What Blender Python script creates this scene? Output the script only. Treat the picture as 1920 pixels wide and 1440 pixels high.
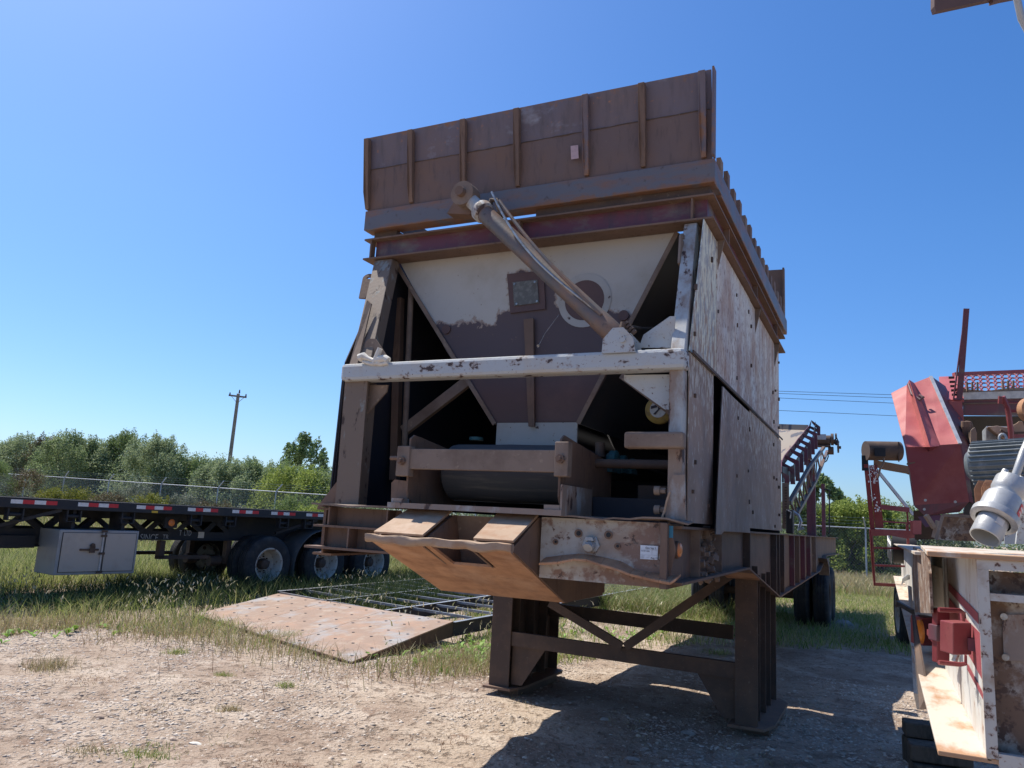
import bpy, math, random
import numpy as np
from mathutils import Vector, Matrix
random.seed(7); RNG = np.random.default_rng(7)
for o in list(bpy.data.objects): bpy.data.objects.remove(o)
SC = bpy.context.scene; COL = SC.collection

# ---------------------------------------------------------------- camera
YAW, PITCH, ROLL, FPX, CAMH = math.radians(-26.0098), math.radians(10.0346), math.radians(3.0769), 1438.05, 1.6
def basis():
    f = Vector((math.sin(YAW)*math.cos(PITCH), math.cos(YAW)*math.cos(PITCH), math.sin(PITCH)))
    r = Vector((math.cos(YAW), -math.sin(YAW), 0)); u = r.cross(f)
    return (r*math.cos(ROLL)+u*math.sin(ROLL), u*math.cos(ROLL)-r*math.sin(ROLL), f)
CR, CU, CF = basis(); CP = Vector((0, 0, CAMH))
cam = bpy.data.cameras.new('camera'); cam.sensor_width = 36; cam.lens = FPX/1920*36; cam.clip_end = 4000; cam.clip_start = .05
camo = bpy.data.objects.new('camera', cam); COL.objects.link(camo); SC.camera = camo
camo.matrix_world = Matrix(((CR.x, CU.x, -CF.x, CP.x), (CR.y, CU.y, -CF.y, CP.y), (CR.z, CU.z, -CF.z, CP.z), (0, 0, 0, 1)))
def ray(px, py): return CF+CR*((px-960)/FPX)-CU*((py-720)/FPX)
def at(px, py, D): return CP+ray(px, py)*D          # point taken from an image pixel, D metres ahead of the camera
def onx(px, py, x): d = ray(px, py); return CP+d*((x-CP.x)/d.x)
def ony(px, py, y): d = ray(px, py); return CP+d*((y-CP.y)/d.y)
def onz(px, py, z): d = ray(px, py); return CP+d*((z-CP.z)/d.z)
def hy(px): return 923.3+.0538*px                   # eye-level line

# ---------------------------------------------------------------- light
SUN = Vector((-.60, .16, 1)).normalized()
w = bpy.data.worlds.new('World'); SC.world = w; w.use_nodes = True
nt = w.node_tree; nt.nodes.clear()
out = nt.nodes.new('ShaderNodeOutputWorld'); bg = nt.nodes.new('ShaderNodeBackground'); sky = nt.nodes.new('ShaderNodeTexSky')
sky.sky_type = 'NISHITA'; sky.sun_disc = False
sky.sun_elevation = math.asin(SUN.z); sky.sun_rotation = math.atan2(SUN.x, SUN.y)
sky.altitude = 700; sky.air_density = 1.0; sky.dust_density = 1.7; sky.ozone_density = 2.2
bg.inputs['Strength'].default_value = .12
hs = nt.nodes.new('ShaderNodeHueSaturation'); hs.inputs['Saturation'].default_value = 1.28; hs.inputs['Value'].default_value = 1.0
tcw = nt.nodes.new('ShaderNodeTexCoord'); sxw = nt.nodes.new('ShaderNodeSeparateXYZ'); rpw = nt.nodes.new('ShaderNodeValToRGB'); mxw = nt.nodes.new('ShaderNodeMix'); mxw.data_type = 'RGBA'; mxw.blend_type = 'MULTIPLY'; mxw.inputs[0].default_value = 1
el = rpw.color_ramp.elements; el[0].position = 0; el[0].color = (.64, .79, 1.04, 1); el[1].position = .75; el[1].color = (.76, .93, 1.13, 1); e_ = el.new(.12); e_.color = (.70, .84, 1.05, 1); e_ = el.new(.35); e_.color = (.79, .93, 1.10, 1)
nt.links.new(tcw.outputs['Generated'], sxw.inputs[0]); nt.links.new(sxw.outputs[2], rpw.inputs[0]); nt.links.new(sky.outputs[0], hs.inputs['Color']); nt.links.new(hs.outputs[0], mxw.inputs[6]); nt.links.new(rpw.outputs[0], mxw.inputs[7]); nt.links.new(mxw.outputs[2], bg.inputs[0]); nt.links.new(bg.outputs[0], out.inputs[0])
sl = bpy.data.lights.new('sun', 'SUN'); sl.energy = 5.0; sl.angle = math.radians(.53); sl.color = (1, .94, .85)
so = bpy.data.objects.new('sun', sl); COL.objects.link(so); so.rotation_euler = SUN.to_track_quat('Z', 'Y').to_euler(); so.location = (-20, 5, 30)
SC.view_settings.view_transform = 'Standard'; SC.view_settings.look = 'None'; SC.view_settings.exposure = .42; SC.view_settings.gamma = 1
SC.render.resolution_x, SC.render.resolution_y = 1024, 768

# ---------------------------------------------------------------- materials
def nn(t, k, **kw):
    n = t.nodes.new(k)
    for a, b in kw.items(): setattr(n, a, b)
    return n
def mat(name, base, layers=(), rough=.65, metal=0., bump=.15, bscale=60, coord='Object', spec=.4, bdist=.004, dent=0):
    """base colour + layers (colour, scale xyz, lo, hi, detail, (axis, z0, z1, amount) or None)"""
    m = bpy.data.materials.new(name); m.use_nodes = True; t = m.node_tree; b = t.nodes['Principled BSDF']; L = t.links.new
    tc = nn(t, 'ShaderNodeTexCoord'); col = nn(t, 'ShaderNodeRGB'); col.outputs[0].default_value = (*base, 1); cur = col.outputs[0]
    masks = []
    for i, ly in enumerate(layers):
        c, s, lo, hi, det, grad = ly
        s = s if isinstance(s, tuple) else (s, s, s)
        mp = nn(t, 'ShaderNodeMapping'); mp.inputs['Scale'].default_value = s; mp.inputs['Location'].default_value = ((0 if name.startswith('white_bin') else i*3.7)+len(name), 0 if name.startswith('white_bin') else i*1.3, 0 if name.startswith('white_bin') else i*2.1)
        L(tc.outputs[coord], mp.inputs[0])
        no = nn(t, 'ShaderNodeTexNoise'); no.inputs['Scale'].default_value = 1; no.inputs['Detail'].default_value = det; no.inputs['Roughness'].default_value = .62
        L(mp.outputs[0], no.inputs[0]); v = no.outputs[0]
        for gr in (grad if isinstance(grad, list) else [grad] if grad else []):
            mr = nn(t, 'ShaderNodeMapRange'); sx = nn(t, 'ShaderNodeSeparateXYZ'); L(tc.outputs[coord], sx.inputs[0])
            if gr[0] == 'R':
                _, cx, cz, z0, z1, am = gr; cb = nn(t, 'ShaderNodeCombineXYZ'); L(sx.outputs[0], cb.inputs[0]); L(sx.outputs[2], cb.inputs[2]); ds = nn(t, 'ShaderNodeVectorMath', operation='DISTANCE'); L(cb.outputs[0], ds.inputs[0]); ds.inputs[1].default_value = (cx, 0, cz); L(ds.outputs['Value'], mr.inputs[0])
            else:
                ax, z0, z1, am = gr; L(sx.outputs['XYZ'.index(ax)], mr.inputs[0])
            mr.inputs[1].default_value = z0; mr.inputs[2].default_value = z1; mr.inputs[3].default_value = 0; mr.inputs[4].default_value = am
            ad = nn(t, 'ShaderNodeMath', operation='ADD'); L(v, ad.inputs[0]); L(mr.outputs[0], ad.inputs[1]); v = ad.outputs[0]
        if hi-lo <= .031:      # rust creeping out from under a hard paint edge
            mh = nn(t, 'ShaderNodeMapRange'); mh.inputs[1].default_value = lo-.045; mh.inputs[2].default_value = lo; mh.inputs[4].default_value = .5; L(v, mh.inputs[0])
            mx = nn(t, 'ShaderNodeMix', data_type='RGBA'); L(mh.outputs[0], mx.inputs[0]); L(cur, mx.inputs[6]); mx.inputs[7].default_value = (c[0]*1.3+.16, c[1]*1.1+.09, c[2]+.05, 1); cur = mx.outputs[2]
        mr = nn(t, 'ShaderNodeMapRange'); mr.inputs[1].default_value = lo; mr.inputs[2].default_value = hi; L(v, mr.inputs[0])
        mx = nn(t, 'ShaderNodeMix', data_type='RGBA'); L(mr.outputs[0], mx.inputs[0]); L(cur, mx.inputs[6]); mx.inputs[7].default_value = (*c, 1); cur = mx.outputs[2]
        masks.append(mr.outputs[0])
    L(cur, b.inputs['Base Color']); b.inputs['Roughness'].default_value = rough; b.inputs['Metallic'].default_value = metal; b.inputs['Specular IOR Level'].default_value = spec
    if bump:
        no = nn(t, 'ShaderNodeTexNoise'); no.inputs['Scale'].default_value = bscale; no.inputs['Detail'].default_value = 5; L(tc.outputs[coord], no.inputs[0])
        h = no.outputs[0]
        if masks:
            ad = nn(t, 'ShaderNodeMath', operation='MULTIPLY_ADD'); L(masks[-1], ad.inputs[0]); ad.inputs[1].default_value = -.5; L(h, ad.inputs[2]); h = ad.outputs[0]
        bp = nn(t, 'ShaderNodeBump'); bp.inputs['Strength'].default_value = bump; bp.inputs['Distance'].default_value = bdist; L(h, bp.inputs['Height']); L(bp.outputs[0], b.inputs['Normal'])
        if dent:
            nd = nn(t, 'ShaderNodeTexNoise'); nd.inputs['Scale'].default_value = 2.6; nd.inputs['Detail'].default_value = 1.5; L(tc.outputs[coord], nd.inputs[0])
            b2 = nn(t, 'ShaderNodeBump'); b2.inputs['Strength'].default_value = 1; b2.inputs['Distance'].default_value = dent; L(nd.outputs[0], b2.inputs['Height']); L(b2.outputs[0], bp.inputs['Normal'])
    return m
def leafmat(name, cols, rough=.6, trans=.25):
    m = bpy.data.materials.new(name); m.use_nodes = True; t = m.node_tree; b = t.nodes['Principled BSDF']; L = t.links.new
    g = nn(t, 'ShaderNodeNewGeometry'); r = nn(t, 'ShaderNodeValToRGB'); e = r.color_ramp.elements
    while len(e) < len(cols): e.new(.5)
    for i, c in enumerate(cols): e[i].position = i/(len(cols)-1); e[i].color = (*c, 1)
    L(g.outputs['Random Per Island'], r.inputs[0]); L(r.outputs[0], b.inputs['Base Color']); b.inputs['Roughness'].default_value = rough; b.inputs['Specular IOR Level'].default_value = .25
    if trans:
        tr = nn(t, 'ShaderNodeBsdfTranslucent'); L(r.outputs[0], tr.inputs[0]); ms = nn(t, 'ShaderNodeMixShader'); ms.inputs[0].default_value = trans
        L(b.outputs[0], ms.inputs[1]); L(tr.outputs[0], ms.inputs[2]); L(ms.outputs[0], t.nodes['Material Output'].inputs[0])
    return m
K = {}
BR, DK = (.085, .055, .045), (.045, .034, .032)
K['mill'] = mat('mill_scale_steel', (0.157, 0.127, 0.139), [((0.185, 0.127, 0.112), 2.2, .42, .68, 6, None), ((0.119, 0.095, 0.097), (22, 22, 3), .5, .75, 5, None), ((0.309, 0.308, 0.348), (3.2, 3.2, 5), .60, .78, 5, None), ((0.356, 0.169, 0.097), 26, .63, .74, 4, None), ((0.247, 0.129, 0.074), (14, 14, 14), .70, .86, 5, [('Z', 4.34, 4.40, .30), ('Z', 4.165, 4.137, .26)])], rough=.55, dent=0.05)
K['brown'] = mat('rusty_brown_steel', (0.163, 0.104, 0.075), [((0.228, 0.139, 0.091), 3.0, .42, .7, 6, None), ((0.100, 0.060, 0.041), (30, 30, 6), .56, .76, 6, None), ((0.377, 0.260, 0.166), 14, .66, .8, 5, None)], rough=.75, bump=.25)
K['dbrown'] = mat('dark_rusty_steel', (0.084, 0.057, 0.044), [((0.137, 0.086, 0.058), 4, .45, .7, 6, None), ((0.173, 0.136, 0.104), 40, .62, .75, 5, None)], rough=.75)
K['grime'] = mat('dusty_taupe_steel', (0.240, 0.177, 0.135), [((0.166, 0.115, 0.085), 5, .42, .66, 6, None), ((0.397, 0.307, 0.219), 16, .6, .78, 5, None), ((0.116, 0.077, 0.052), 45, .66, .74, 4, None)], rough=.8)
K['rim'] = mat('blue_grey_rim_steel', (0.138, 0.132, 0.143), [((0.227, 0.117, 0.075), (2.5, 2.5, 9), .48, .66, 5, None), ((0.098, 0.075, 0.068), 20, .6, .75, 5, None), ((0.221, 0.114, 0.067), (9, 9, 9), .68, .86, 5, ('Z', 3.72, 3.675, .32))], rough=.5, dent=0.03)
K['maroon'] = mat('maroon_paint', (0.140, 0.045, 0.060), [((0.165, 0.146, 0.118), (2.5, 2.5, 5), .52, .70, 6, None), ((0.082, 0.049, 0.060), (9, 9, 3), .5, .7, 5, None)], rough=.5)
K['maroonb'] = mat('bright_maroon_paint', (.19, .030, .038), [((.28, .085, .08), 2.2, .48, .75, 5, None), ((.12, .03, .03), 30, .66, .76, 4, None)], rough=.45, bump=.06, dent=0.03)
K['pink'] = mat('faded_red_paint', (0.368, 0.086, 0.087), [((0.440, 0.132, 0.118), 3, .4, .72, 6, None), ((0.360, 0.172, 0.112), (24, 24, 7), .66, .78, 5, None)], rough=.55, bump=.06, dent=0.04)
K['rustor'] = mat('orange_rust', (.50, .27, .145), [((.32, .16, .085), (5, 5, 8), .42, .62, 7, None), ((.58, .37, .24), 4, .5, .8, 7, None), ((.14, .09, .06), (3, 7, 5), .60, .78, 9, None)], rough=.85, bump=.4, dent=0.05)
K['rusttop'] = mat('pale_worn_rust', (.38, .265, .18), [((.34, .20, .12), 10, .48, .66, 7, None), ((.55, .42, .32), 5, .5, .8, 5, None)], rough=.8, bump=.25, dent=0.04)
K['chipblue'] = mat('chipped_pale_blue_paint', (.44, .46, .46), [((.46, .42, .36), 6, .5, .75, 5, None), ((.06, .038, .033), (11, 11, 16), .60, .625, 9, None), ((.07, .045, .04), 60, .66, .68, 5, None)], rough=.6, bump=.3)
K['chipbrown'] = mat('brown_post_chipped_paint', (0.190, 0.140, 0.104), [((0.228, 0.234, 0.216), (14, 14, 6), .64, .70, 7, ('Z', 2.9, 3.45, .14)), ((0.057, 0.036, 0.028), (18, 18, 7), .58, .64, 7, None)], rough=.7, bump=.3)
K['chippost'] = mat('pale_post_chipped_paint', (.42, .43, .42), [((.27, .205, .165), (7, 7, 3), .47, .62, 6, ('Z', 2.7, 1.6, .16)), ((.065, .04, .034), (12, 12, 5), .585, .61, 8, None)], rough=.65, bump=.3)
K['frontw'] = mat('worn_white_frame_paint', (.46, .44, .39), [((.33, .25, .19), (3, 3, 4), .42, .66, 7, None), ((.24, .15, .11), (7, 7, 9), .58, .66, 8, [('X', .70, 1.05, .20), ('Z', 1.42, 1.34, .10)]), ((.09, .06, .05), (22, 22, 26), .62, .645, 9, None), ((.30, .24, .19), 22, .55, .72, 6, None)], rough=.7, bump=.3, dent=0.03)
K['peel'] = mat('peeling_white_paint', (.66, .64, .57), [((.42, .30, .235), (4.5, 4.5, 2.2), .46, .66, 9, ('Z', 3.35, 2.45, .08)), ((.32, .22, .175), (40, 40, 17), .55, .61, 9, ('Z', 3.3, 2.4, .06)), ((.56, .55, .50), (38, 38, 15), .60, .64, 8, None), ((.145, .115, .115), (1.3, 2.2, .8), .60, .74, 5, None)], rough=.8, bump=.25, dent=0.06)
K['peellow'] = mat('brown_sheet_with_paint_flakes', (.26, .19, .15), [((.34, .25, .20), (2.5, 2.5, 2.5), .42, .66, 7, None), ((.50, .47, .41), (40, 40, 13), .60, .67, 9, ('Z', 2.0, 2.5, .13)), ((.20, .15, .13), (1.6, 2.2, 1.0), .56, .72, 5, None), ((.10, .07, .055), (30, 30, 10), .70, .74, 6, None)], rough=.8, bump=.25, dent=0.06)
K['peelhi'] = mat('flaking_pale_paint', (0.666, 0.665, 0.533), [((0.372, 0.380, 0.370), (26, 26, 9), .50, .54, 8, None), ((0.372, 0.266, 0.198), (34, 34, 10), .57, .65, 7, ('Z', 3.3, 2.5, .12)), ((0.059, 0.038, 0.034), (50, 50, 18), .70, .72, 4, None)], rough=.8, bump=.3, dent=0.05)
K['bucketw'] = mat('dirty_white_hopper_paint', (.42, .41, .38), [((.33, .30, .25), 2.2, .5, .75, 5, None), ((.075, .06, .058), (26, 26, 26), .68, .70, 4, None)], rough=.7, bump=.1)
K['plum'] = mat('plum_brown_primer', (0.104, 0.064, 0.060), [((0.143, 0.084, 0.072), 3, .45, .7, 6, None)], rough=.65, bump=.08)
K['galv'] = mat('galvanised_steel', (.45, .47, .49), [((.35, .37, .40), 12, .45, .6, 4, None)], rough=.45, metal=.4, bump=.03)
K['rubber'] = mat('tyre_rubber', (.028, .028, .030), [((.075, .07, .062), 7, .5, .8, 5, None)], rough=.85, bump=.2)
K['belt'] = mat('black_rubber_belt', (0.060, 0.065, 0.072), [((0.125, 0.121, 0.111), (3, 30, 30), .5, .75, 5, None)], rough=.7, bump=.15)
K['belttan'] = mat('dusty_conveyor_belt', (.30, .255, .20), [((.10, .10, .11), (5, .6, .6), .57, .6, 3, None)], rough=.8)
K['black'] = mat('black_trailer_paint', (.020, .023, .030), [((.05, .045, .042), 3, .5, .75, 6, None), ((.08, .055, .04), 24, .66, .74, 5, None)], rough=.6)
K['blackd'] = mat('oily_black_steel', (.012, .013, .016), [((.03, .027, .027), 5, .5, .75, 5, None)], rough=.5)
K['greybox'] = mat('light_grey_enamel', (0.420, 0.377, 0.335), [((0.339, 0.294, 0.252), 2.5, .5, .75, 5, None), ((0.358, 0.252, 0.183), (9, 9, 2), .70, .80, 5, None)], rough=.5, bump=.04, dent=0.02)
K['rimw'] = mat('worn_white_wheel_paint', (.50, .46, .40), [((.25, .16, .11), 9, .55, .64, 7, None)], rough=.55)
K['white'] = mat('white_paint', (.60, .585, .54), [((.40, .31, .22), (4, 4, 3), .50, .76, 7, None), ((.22, .11, .07), 13, .66, .69, 7, None)], rough=.55, bump=.08)
K['whiter'] = mat('sun_bleached_white_flange', (.56, .50, .41), [((.42, .24, .13), (9, 3, 9), .50, .68, 7, [('Y', -2.1, -2.42, .22)]), ((.16, .08, .06), 9, .68, .71, 7, None)], rough=.6, bump=.1)  # warm white, rustier towards the near end
K['head'] = mat('rust_bloomed_white_paint', (.40, .36, .31), [((.19, .115, .075), 9, .38, .52, 8, None), ((.10, .06, .045), 26, .52, .60, 6, None)], rough=.75, bump=.2)
K['plate'] = mat('rusted_ramp_plate', (.285, .190, .130), [((.30, .285, .27), (1.9, 1.9, 1.9), .50, .64, 7, None), ((.36, .215, .135), 3.2, .50, .70, 8, None), ((.37, .285, .21), 6, .52, .72, 7, None), ((.17, .115, .085), 2.6, .60, .74, 8, None), ((.13, .09, .07), 40, .66, .72, 4, None)], rough=.75, bump=.15, dent=.03)
K['joist'] = mat('grey_black_joist_steel', (.34, .35, .36), [((.24, .22, .20), 6, .45, .65, 5, None)], rough=.42, metal=.3)  # pale grey stands for sunlit joist tops and rungs
K['chrome'] = mat('dull_steel', (.40, .39, .37), [((.2, .16, .13), 20, .5, .7, 5, None)], rough=.35, metal=.7)
K['cyl'] = mat('weathered_cylinder_paint', (0.119, 0.105, 0.099), [((0.215, 0.123, 0.076), (5, 5, 5), .42, .62, 6, None), ((0.060, 0.045, 0.036), 25, .6, .75, 5, None)], rough=.5)
K['teal'] = mat('teal_bearing_paint', (.035, .13, .14), [((.06, .05, .045), 20, .5, .65, 5, None)], rough=.5)
K['motor'] = mat('blue_grey_motor_enamel', (.13, .155, .17), [((.25, .27, .28), 12, .5, .7, 5, None)], rough=.4, bump=.05)
K['alu'] = mat('cast_aluminium', (.40, .405, .40), [((.29, .29, .285), 10, .5, .7, 5, None)], rough=.42, metal=.25, bump=.1, bscale=120)
K['yellow'] = mat('dirty_yellow_paint', (.30, .21, .05), [((.12, .09, .05), 14, .5, .66, 6, None)], rough=.6)
K['wood'] = mat('grey_weathered_wood', (.27, .26, .22), [((.17, .155, .13), (20, 20, 2), .45, .6, 6, None)], rough=.85)
K['bark'] = mat('grey_brown_bark', (.10, .075, .055), [((.05, .04, .03), (20, 20, 5), .45, .6, 6, None)], rough=.9)
K['stone'] = mat('grey_field_stone', (.36, .33, .30), [((.25, .22, .19), 20, .45, .65, 5, None)], rough=.85)
K['stonep'] = mat('pale_field_stone', (.66, .62, .54), [((.5, .45, .38), 14, .5, .7, 4, None)], rough=.8)
K['stoneb'] = mat('brown_field_stone', (.26, .19, .15), [((.18, .13, .1), 20, .45, .65, 5, None)], rough=.85)
def flat(name, c, rough=.5): K[name] = mat(name, c, [(tuple(v*.8 for v in c), 30, .5, .7, 4, None)], rough=rough, bump=0)
flat('tape_white', (.70, .70, .70)); flat('tape_red', (.55, .035, .045)); flat('amber_lens', (.75, .22, .03), .25); flat('orange_reflector', (.75, .25, .08), .25)
flat('paper', (.68, .72, .76)); flat('ink', (.02, .02, .035)); flat('blue_tape', (.05, .22, .32)); flat('letter_grey', (.42, .43, .44)); flat('red_label', (.50, .05, .07)); flat('cream_label', (.62, .58, .5)); flat('tape_yellow', (.6, .38, .04)); flat('faded_pink_label', (.50, .34, .33)); flat('blue_bottle', (.10, .35, .55)); flat('red_plastic', (.5, .04, .03))
flat('stripe', (.33, .075, .085)); flat('letter_dark', (.25, .24, .22)); flat('pale_line', (.45, .47, .5))

K['darkin'] = mat('grease_black_inner_steel', (.030, .032, .042), [((.05, .042, .042), 3, .5, .8, 5, None)], rough=.7)  # near-black colour stands for shade in the bay and on joist sides
K['frontw2'] = mat('chipped_white_head_frame', (.50, .47, .42), [((.34, .25, .18), (7, 7, 7), .50, .70, 8, None), ((.11, .065, .05), (26, 26, 26), .60, .625, 9, None)], rough=.65, bump=.2)
K['coverg'] = mat('speckled_grey_cover', (.125, .13, .125), [((.19, .195, .185), 30, .5, .66, 6, None), ((.09, .075, .065), 9, .55, .7, 5, None)], rough=.8)
K['boxshell'] = mat('slate_grey_box_enamel', (.30, .31, .32), [((.22, .21, .20), 2.5, .5, .75, 5, None)], rough=.5, bump=.04)
K['guardrub'] = mat('grey_plastic_mudguard', (.11, .11, .11), [((.17, .155, .14), 6, .5, .75, 5, None)], rough=.6)
K['wallb'] = mat('brown_wall_steel', (0.155, 0.107, 0.095), [((0.180, 0.107, 0.076), 2.6, .45, .7, 6, None), ((0.100, 0.073, 0.065), (26, 26, 4), .52, .75, 5, None), ((0.220, 0.163, 0.129), 30, .66, .76, 5, None)], rough=.65, dent=0.05)
# ---------------------------------------------------------------- mesh builder
class MB:
    def __init__(s): s.v = []; s.f = []; s.mi = []; s.m = 0
    def add(s, vs, fs):
        n = len(s.v); s.v += [tuple(v) for v in vs]
        for f in fs: s.f.append(tuple(i+n for i in f)); s.mi.append(s.m)
        return s
    def box(s, c, d, R=None):
        x, y, z = d[0]/2, d[1]/2, d[2]/2; c = Vector(c)
        vs = [Vector((a*x, b*y, e*z)) for e in (-1, 1) for b in (-1, 1) for a in (-1, 1)]
        if R is not None: vs = [R @ v for v in vs]
        return s.add([c+v for v in vs], [(0, 2, 3, 1), (4, 5, 7, 6), (0, 1, 5, 4), (2, 6, 7, 3), (0, 4, 6, 2), (1, 3, 7, 5)])
    def bb(s, x0, x1, y0, y1, z0, z1): return s.box(((x0+x1)/2, (y0+y1)/2, (z0+z1)/2), (abs(x1-x0), abs(y1-y0), abs(z1-z0)))
    def poly(s, pts, off):
        """extrude polygon by vector off"""
        n = len(pts); pts = [Vector(p) for p in pts]; off = Vector(off)
        a = sum((pts[i].cross(pts[(i+1) % n]) for i in range(n)), Vector())
        if a.dot(off) > 0: pts = pts[::-1]
        return s.add(pts+[p+off for p in pts], [tuple(range(n)), tuple(range(2*n-1, n-1, -1))]+[(i, i+n, (i+1) % n+n, (i+1) % n) for i in range(n)])
    def bar(s, a, b, w, h, up=(0, 0, 1)):
        a, b = Vector(a), Vector(b); d = (b-a); L = d.length; d.normalize(); sd = d.cross(Vector(up))
        if sd.length < 1e-4: sd = Vector((1, 0, 0))
        sd.normalize(); u = sd.cross(d); return s.box((a+b)/2, (w, L, h), Matrix((sd, d, u)).transposed())
    def cyl(s, a, b, r, r2=None, n=16, caps=True):
        a, b = Vector(a), Vector(b); d = (b-a).normalized(); p = d.orthogonal().normalized(); q = d.cross(p); r2 = r if r2 is None else r2
        vs = [a+(p*math.cos(t)+q*math.sin(t))*r for t in (2*math.pi*i/n for i in range(n))]+[b+(p*math.cos(t)+q*math.sin(t))*r2 for t in (2*math.pi*i/n for i in range(n))]
        fs = [(i, (i+1) % n, (i+1) % n+n, i+n) for i in range(n)]
        if caps: fs += [tuple(range(n-1, -1, -1)), tuple(range(n, 2*n))]
        return s.add(vs, fs)
    def tube(s, pts, r, n=8):
        pts = [Vector(p) for p in pts]; vs = []; fs = []; pv = None
        for i, p in enumerate(pts):
            d = (pts[min(i+1, len(pts)-1)]-pts[max(i-1, 0)]).normalized()
            pv = d.orthogonal().normalized() if pv is None else (pv-d*pv.dot(d)).normalized(); q = d.cross(pv)
            rr = r if not isinstance(r, (list, tuple)) else r[i]
            vs += [p+(pv*math.cos(2*math.pi*k/n)+q*math.sin(2*math.pi*k/n))*rr for k in range(n)]
        for i in range(len(pts)-1):
            for k in range(n): fs.append((i*n+k, i*n+(k+1) % n, (i+1)*n+(k+1) % n, (i+1)*n+k))
        fs += [tuple(range(n-1, -1, -1)), tuple(range((len(pts)-1)*n, len(pts)*n))]
        return s.add(vs, fs)
    def lathe(s, a, ax, prof, n=32):
        """profile of (along, radius) about axis ax from a"""
        a = Vector(a); d = Vector(ax).normalized(); p = d.orthogonal().normalized(); q = d.cross(p); m = len(prof)
        vs = [a+d*h+(p*math.cos(2*math.pi*k/n)+q*math.sin(2*math.pi*k/n))*r for h, r in prof for k in range(n)]
        return s.add(vs, [(i*n+k, i*n+(k+1) % n, (i+1)*n+(k+1) % n, (i+1)*n+k) for i in range(m-1) for k in range(n)])
    def apart(s, name, mats, parent, **kw):
        """build every separate piece as a mesh of its own"""
        n = len(s.v); lab = list(range(n))
        def find(a):
            while lab[a] != a: lab[a] = lab[lab[a]]; a = lab[a]
            return a
        for f in s.f:
            for i in f[1:]: lab[find(i)] = find(f[0])
        gr = {}
        for k, f in enumerate(s.f): gr.setdefault(find(f[0]), []).append(k)
        for ks in gr.values():
            q = MB(); mp = {}
            for k in ks:
                for i in s.f[k]:
                    if i not in mp: mp[i] = len(q.v); q.v.append(s.v[i])
                q.f.append(tuple(mp[i] for i in s.f[k])); q.mi.append(s.mi[k])
            q.build(name, mats, parent, **kw)
    def ibeam(s, a, b, w, h, tf=.012, tw=.010, up=(0, 0, 1)):
        a, b = Vector(a), Vector(b); u = Vector(up)
        s.bar(a+u*(h/2-tf/2), b+u*(h/2-tf/2), w, tf, up); s.bar(a-u*(h/2-tf/2), b-u*(h/2-tf/2), w, tf, up); return s.bar(a, b, tw, h-2*tf, up)
    def build(s, name, mats, parent=None, smooth=False, bevel=0., loc=None):
        me = bpy.data.meshes.new(name); off = Vector((0, 0, 0))
        if parent is not None: off = Vector(parent.get('_o', (0, 0, 0)))
        elif loc is not None: off = Vector(loc)
        me.from_pydata([tuple(Vector(v)-off) for v in s.v], [], s.f)
        mats = mats if isinstance(mats, (list, tuple)) else [mats]
        for m in mats: me.materials.append(K[m])
        me.polygons.foreach_set('material_index', s.mi); me.validate()
        if smooth: me.polygons.foreach_set('use_smooth', [True]*len(me.polygons))
        me.update(); o = bpy.data.objects.new(name, me); COL.objects.link(o)
        if parent is not None: o.parent = parent
        else: o.location = off
        o['_o'] = tuple(off)
        if smooth == 'auto' or bevel:
            pass
        if bevel:
            bv = o.modifiers.new('bevel', 'BEVEL'); bv.width = bevel; bv.segments = 2; bv.limit_method = 'ANGLE'; bv.angle_limit = math.radians(40)
        if smooth: 
            es = o.modifiers.new('edge_split', 'EDGE_SPLIT'); es.split_angle = math.radians(38)
        return o
def thing(name, label, cat, loc, group=None):
    o = bpy.data.objects.new(name, None); COL.objects.link(o); o.location = loc; o['_o'] = tuple(loc); o.empty_display_size = .2
    o['label'] = label; o['category'] = cat
    if group: o['group'] = group
    return o
def tag(o, label, cat=None, group=None, kind=None):
    o['label'] = label
    if cat: o['category'] = cat
    if group: o['group'] = group
    if kind: o['kind'] = kind
    return o
def struct(o): o['kind'] = 'structure'; return o
def text(name, s, o, ax, ay, h, m, parent, ext=.001, squash=1.):
    cu = bpy.data.curves.new('t', 'FONT'); cu.body = s; cu.size = 1; cu.extrude = 0; ob = bpy.data.objects.new('t', cu)
    COL.objects.link(ob); bpy.context.view_layer.update()
    me = bpy.data.meshes.new_from_object(ob.evaluated_get(bpy.context.evaluated_depsgraph_get())); bpy.data.objects.remove(ob)
    ax = Vector(ax).normalized(); ay = Vector(ay).normalized(); n = ax.cross(ay).normalized(); off = Vector(parent['_o'])
    for v in me.vertices: v.co = Vector(o)+ax*(v.co.x*h*squash)+ay*(v.co.y*h)+n*ext-off
    me.materials.clear(); me.materials.append(K[m]); t = bpy.data.objects.new(name, me); COL.objects.link(t); t.parent = parent; t['_o'] = tuple(off); return t
def fastmesh(name, V, F, mats, mi=None):
    """V (n,3) F (m,k) arrays"""
    me = bpy.data.meshes.new(name); k = F.shape[1]
    me.vertices.add(len(V)); me.vertices.foreach_set('co', V.astype(np.float32).ravel()); me.loops.add(F.size); me.loops.foreach_set('vertex_index', F.astype(np.int32).ravel())
    me.polygons.add(len(F)); me.polygons.foreach_set('loop_start', np.arange(0, F.size, k, dtype=np.int32)); me.polygons.foreach_set('loop_total', np.full(len(F), k, dtype=np.int32))
    for m in (mats if isinstance(mats, list) else [mats]): me.materials.append(m)
    if mi is not None: me.polygons.foreach_set('material_index', mi.astype(np.int32))
    me.update(calc_edges=True); me.validate(); o = bpy.data.objects.new(name, me); COL.objects.link(o); return o

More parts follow.
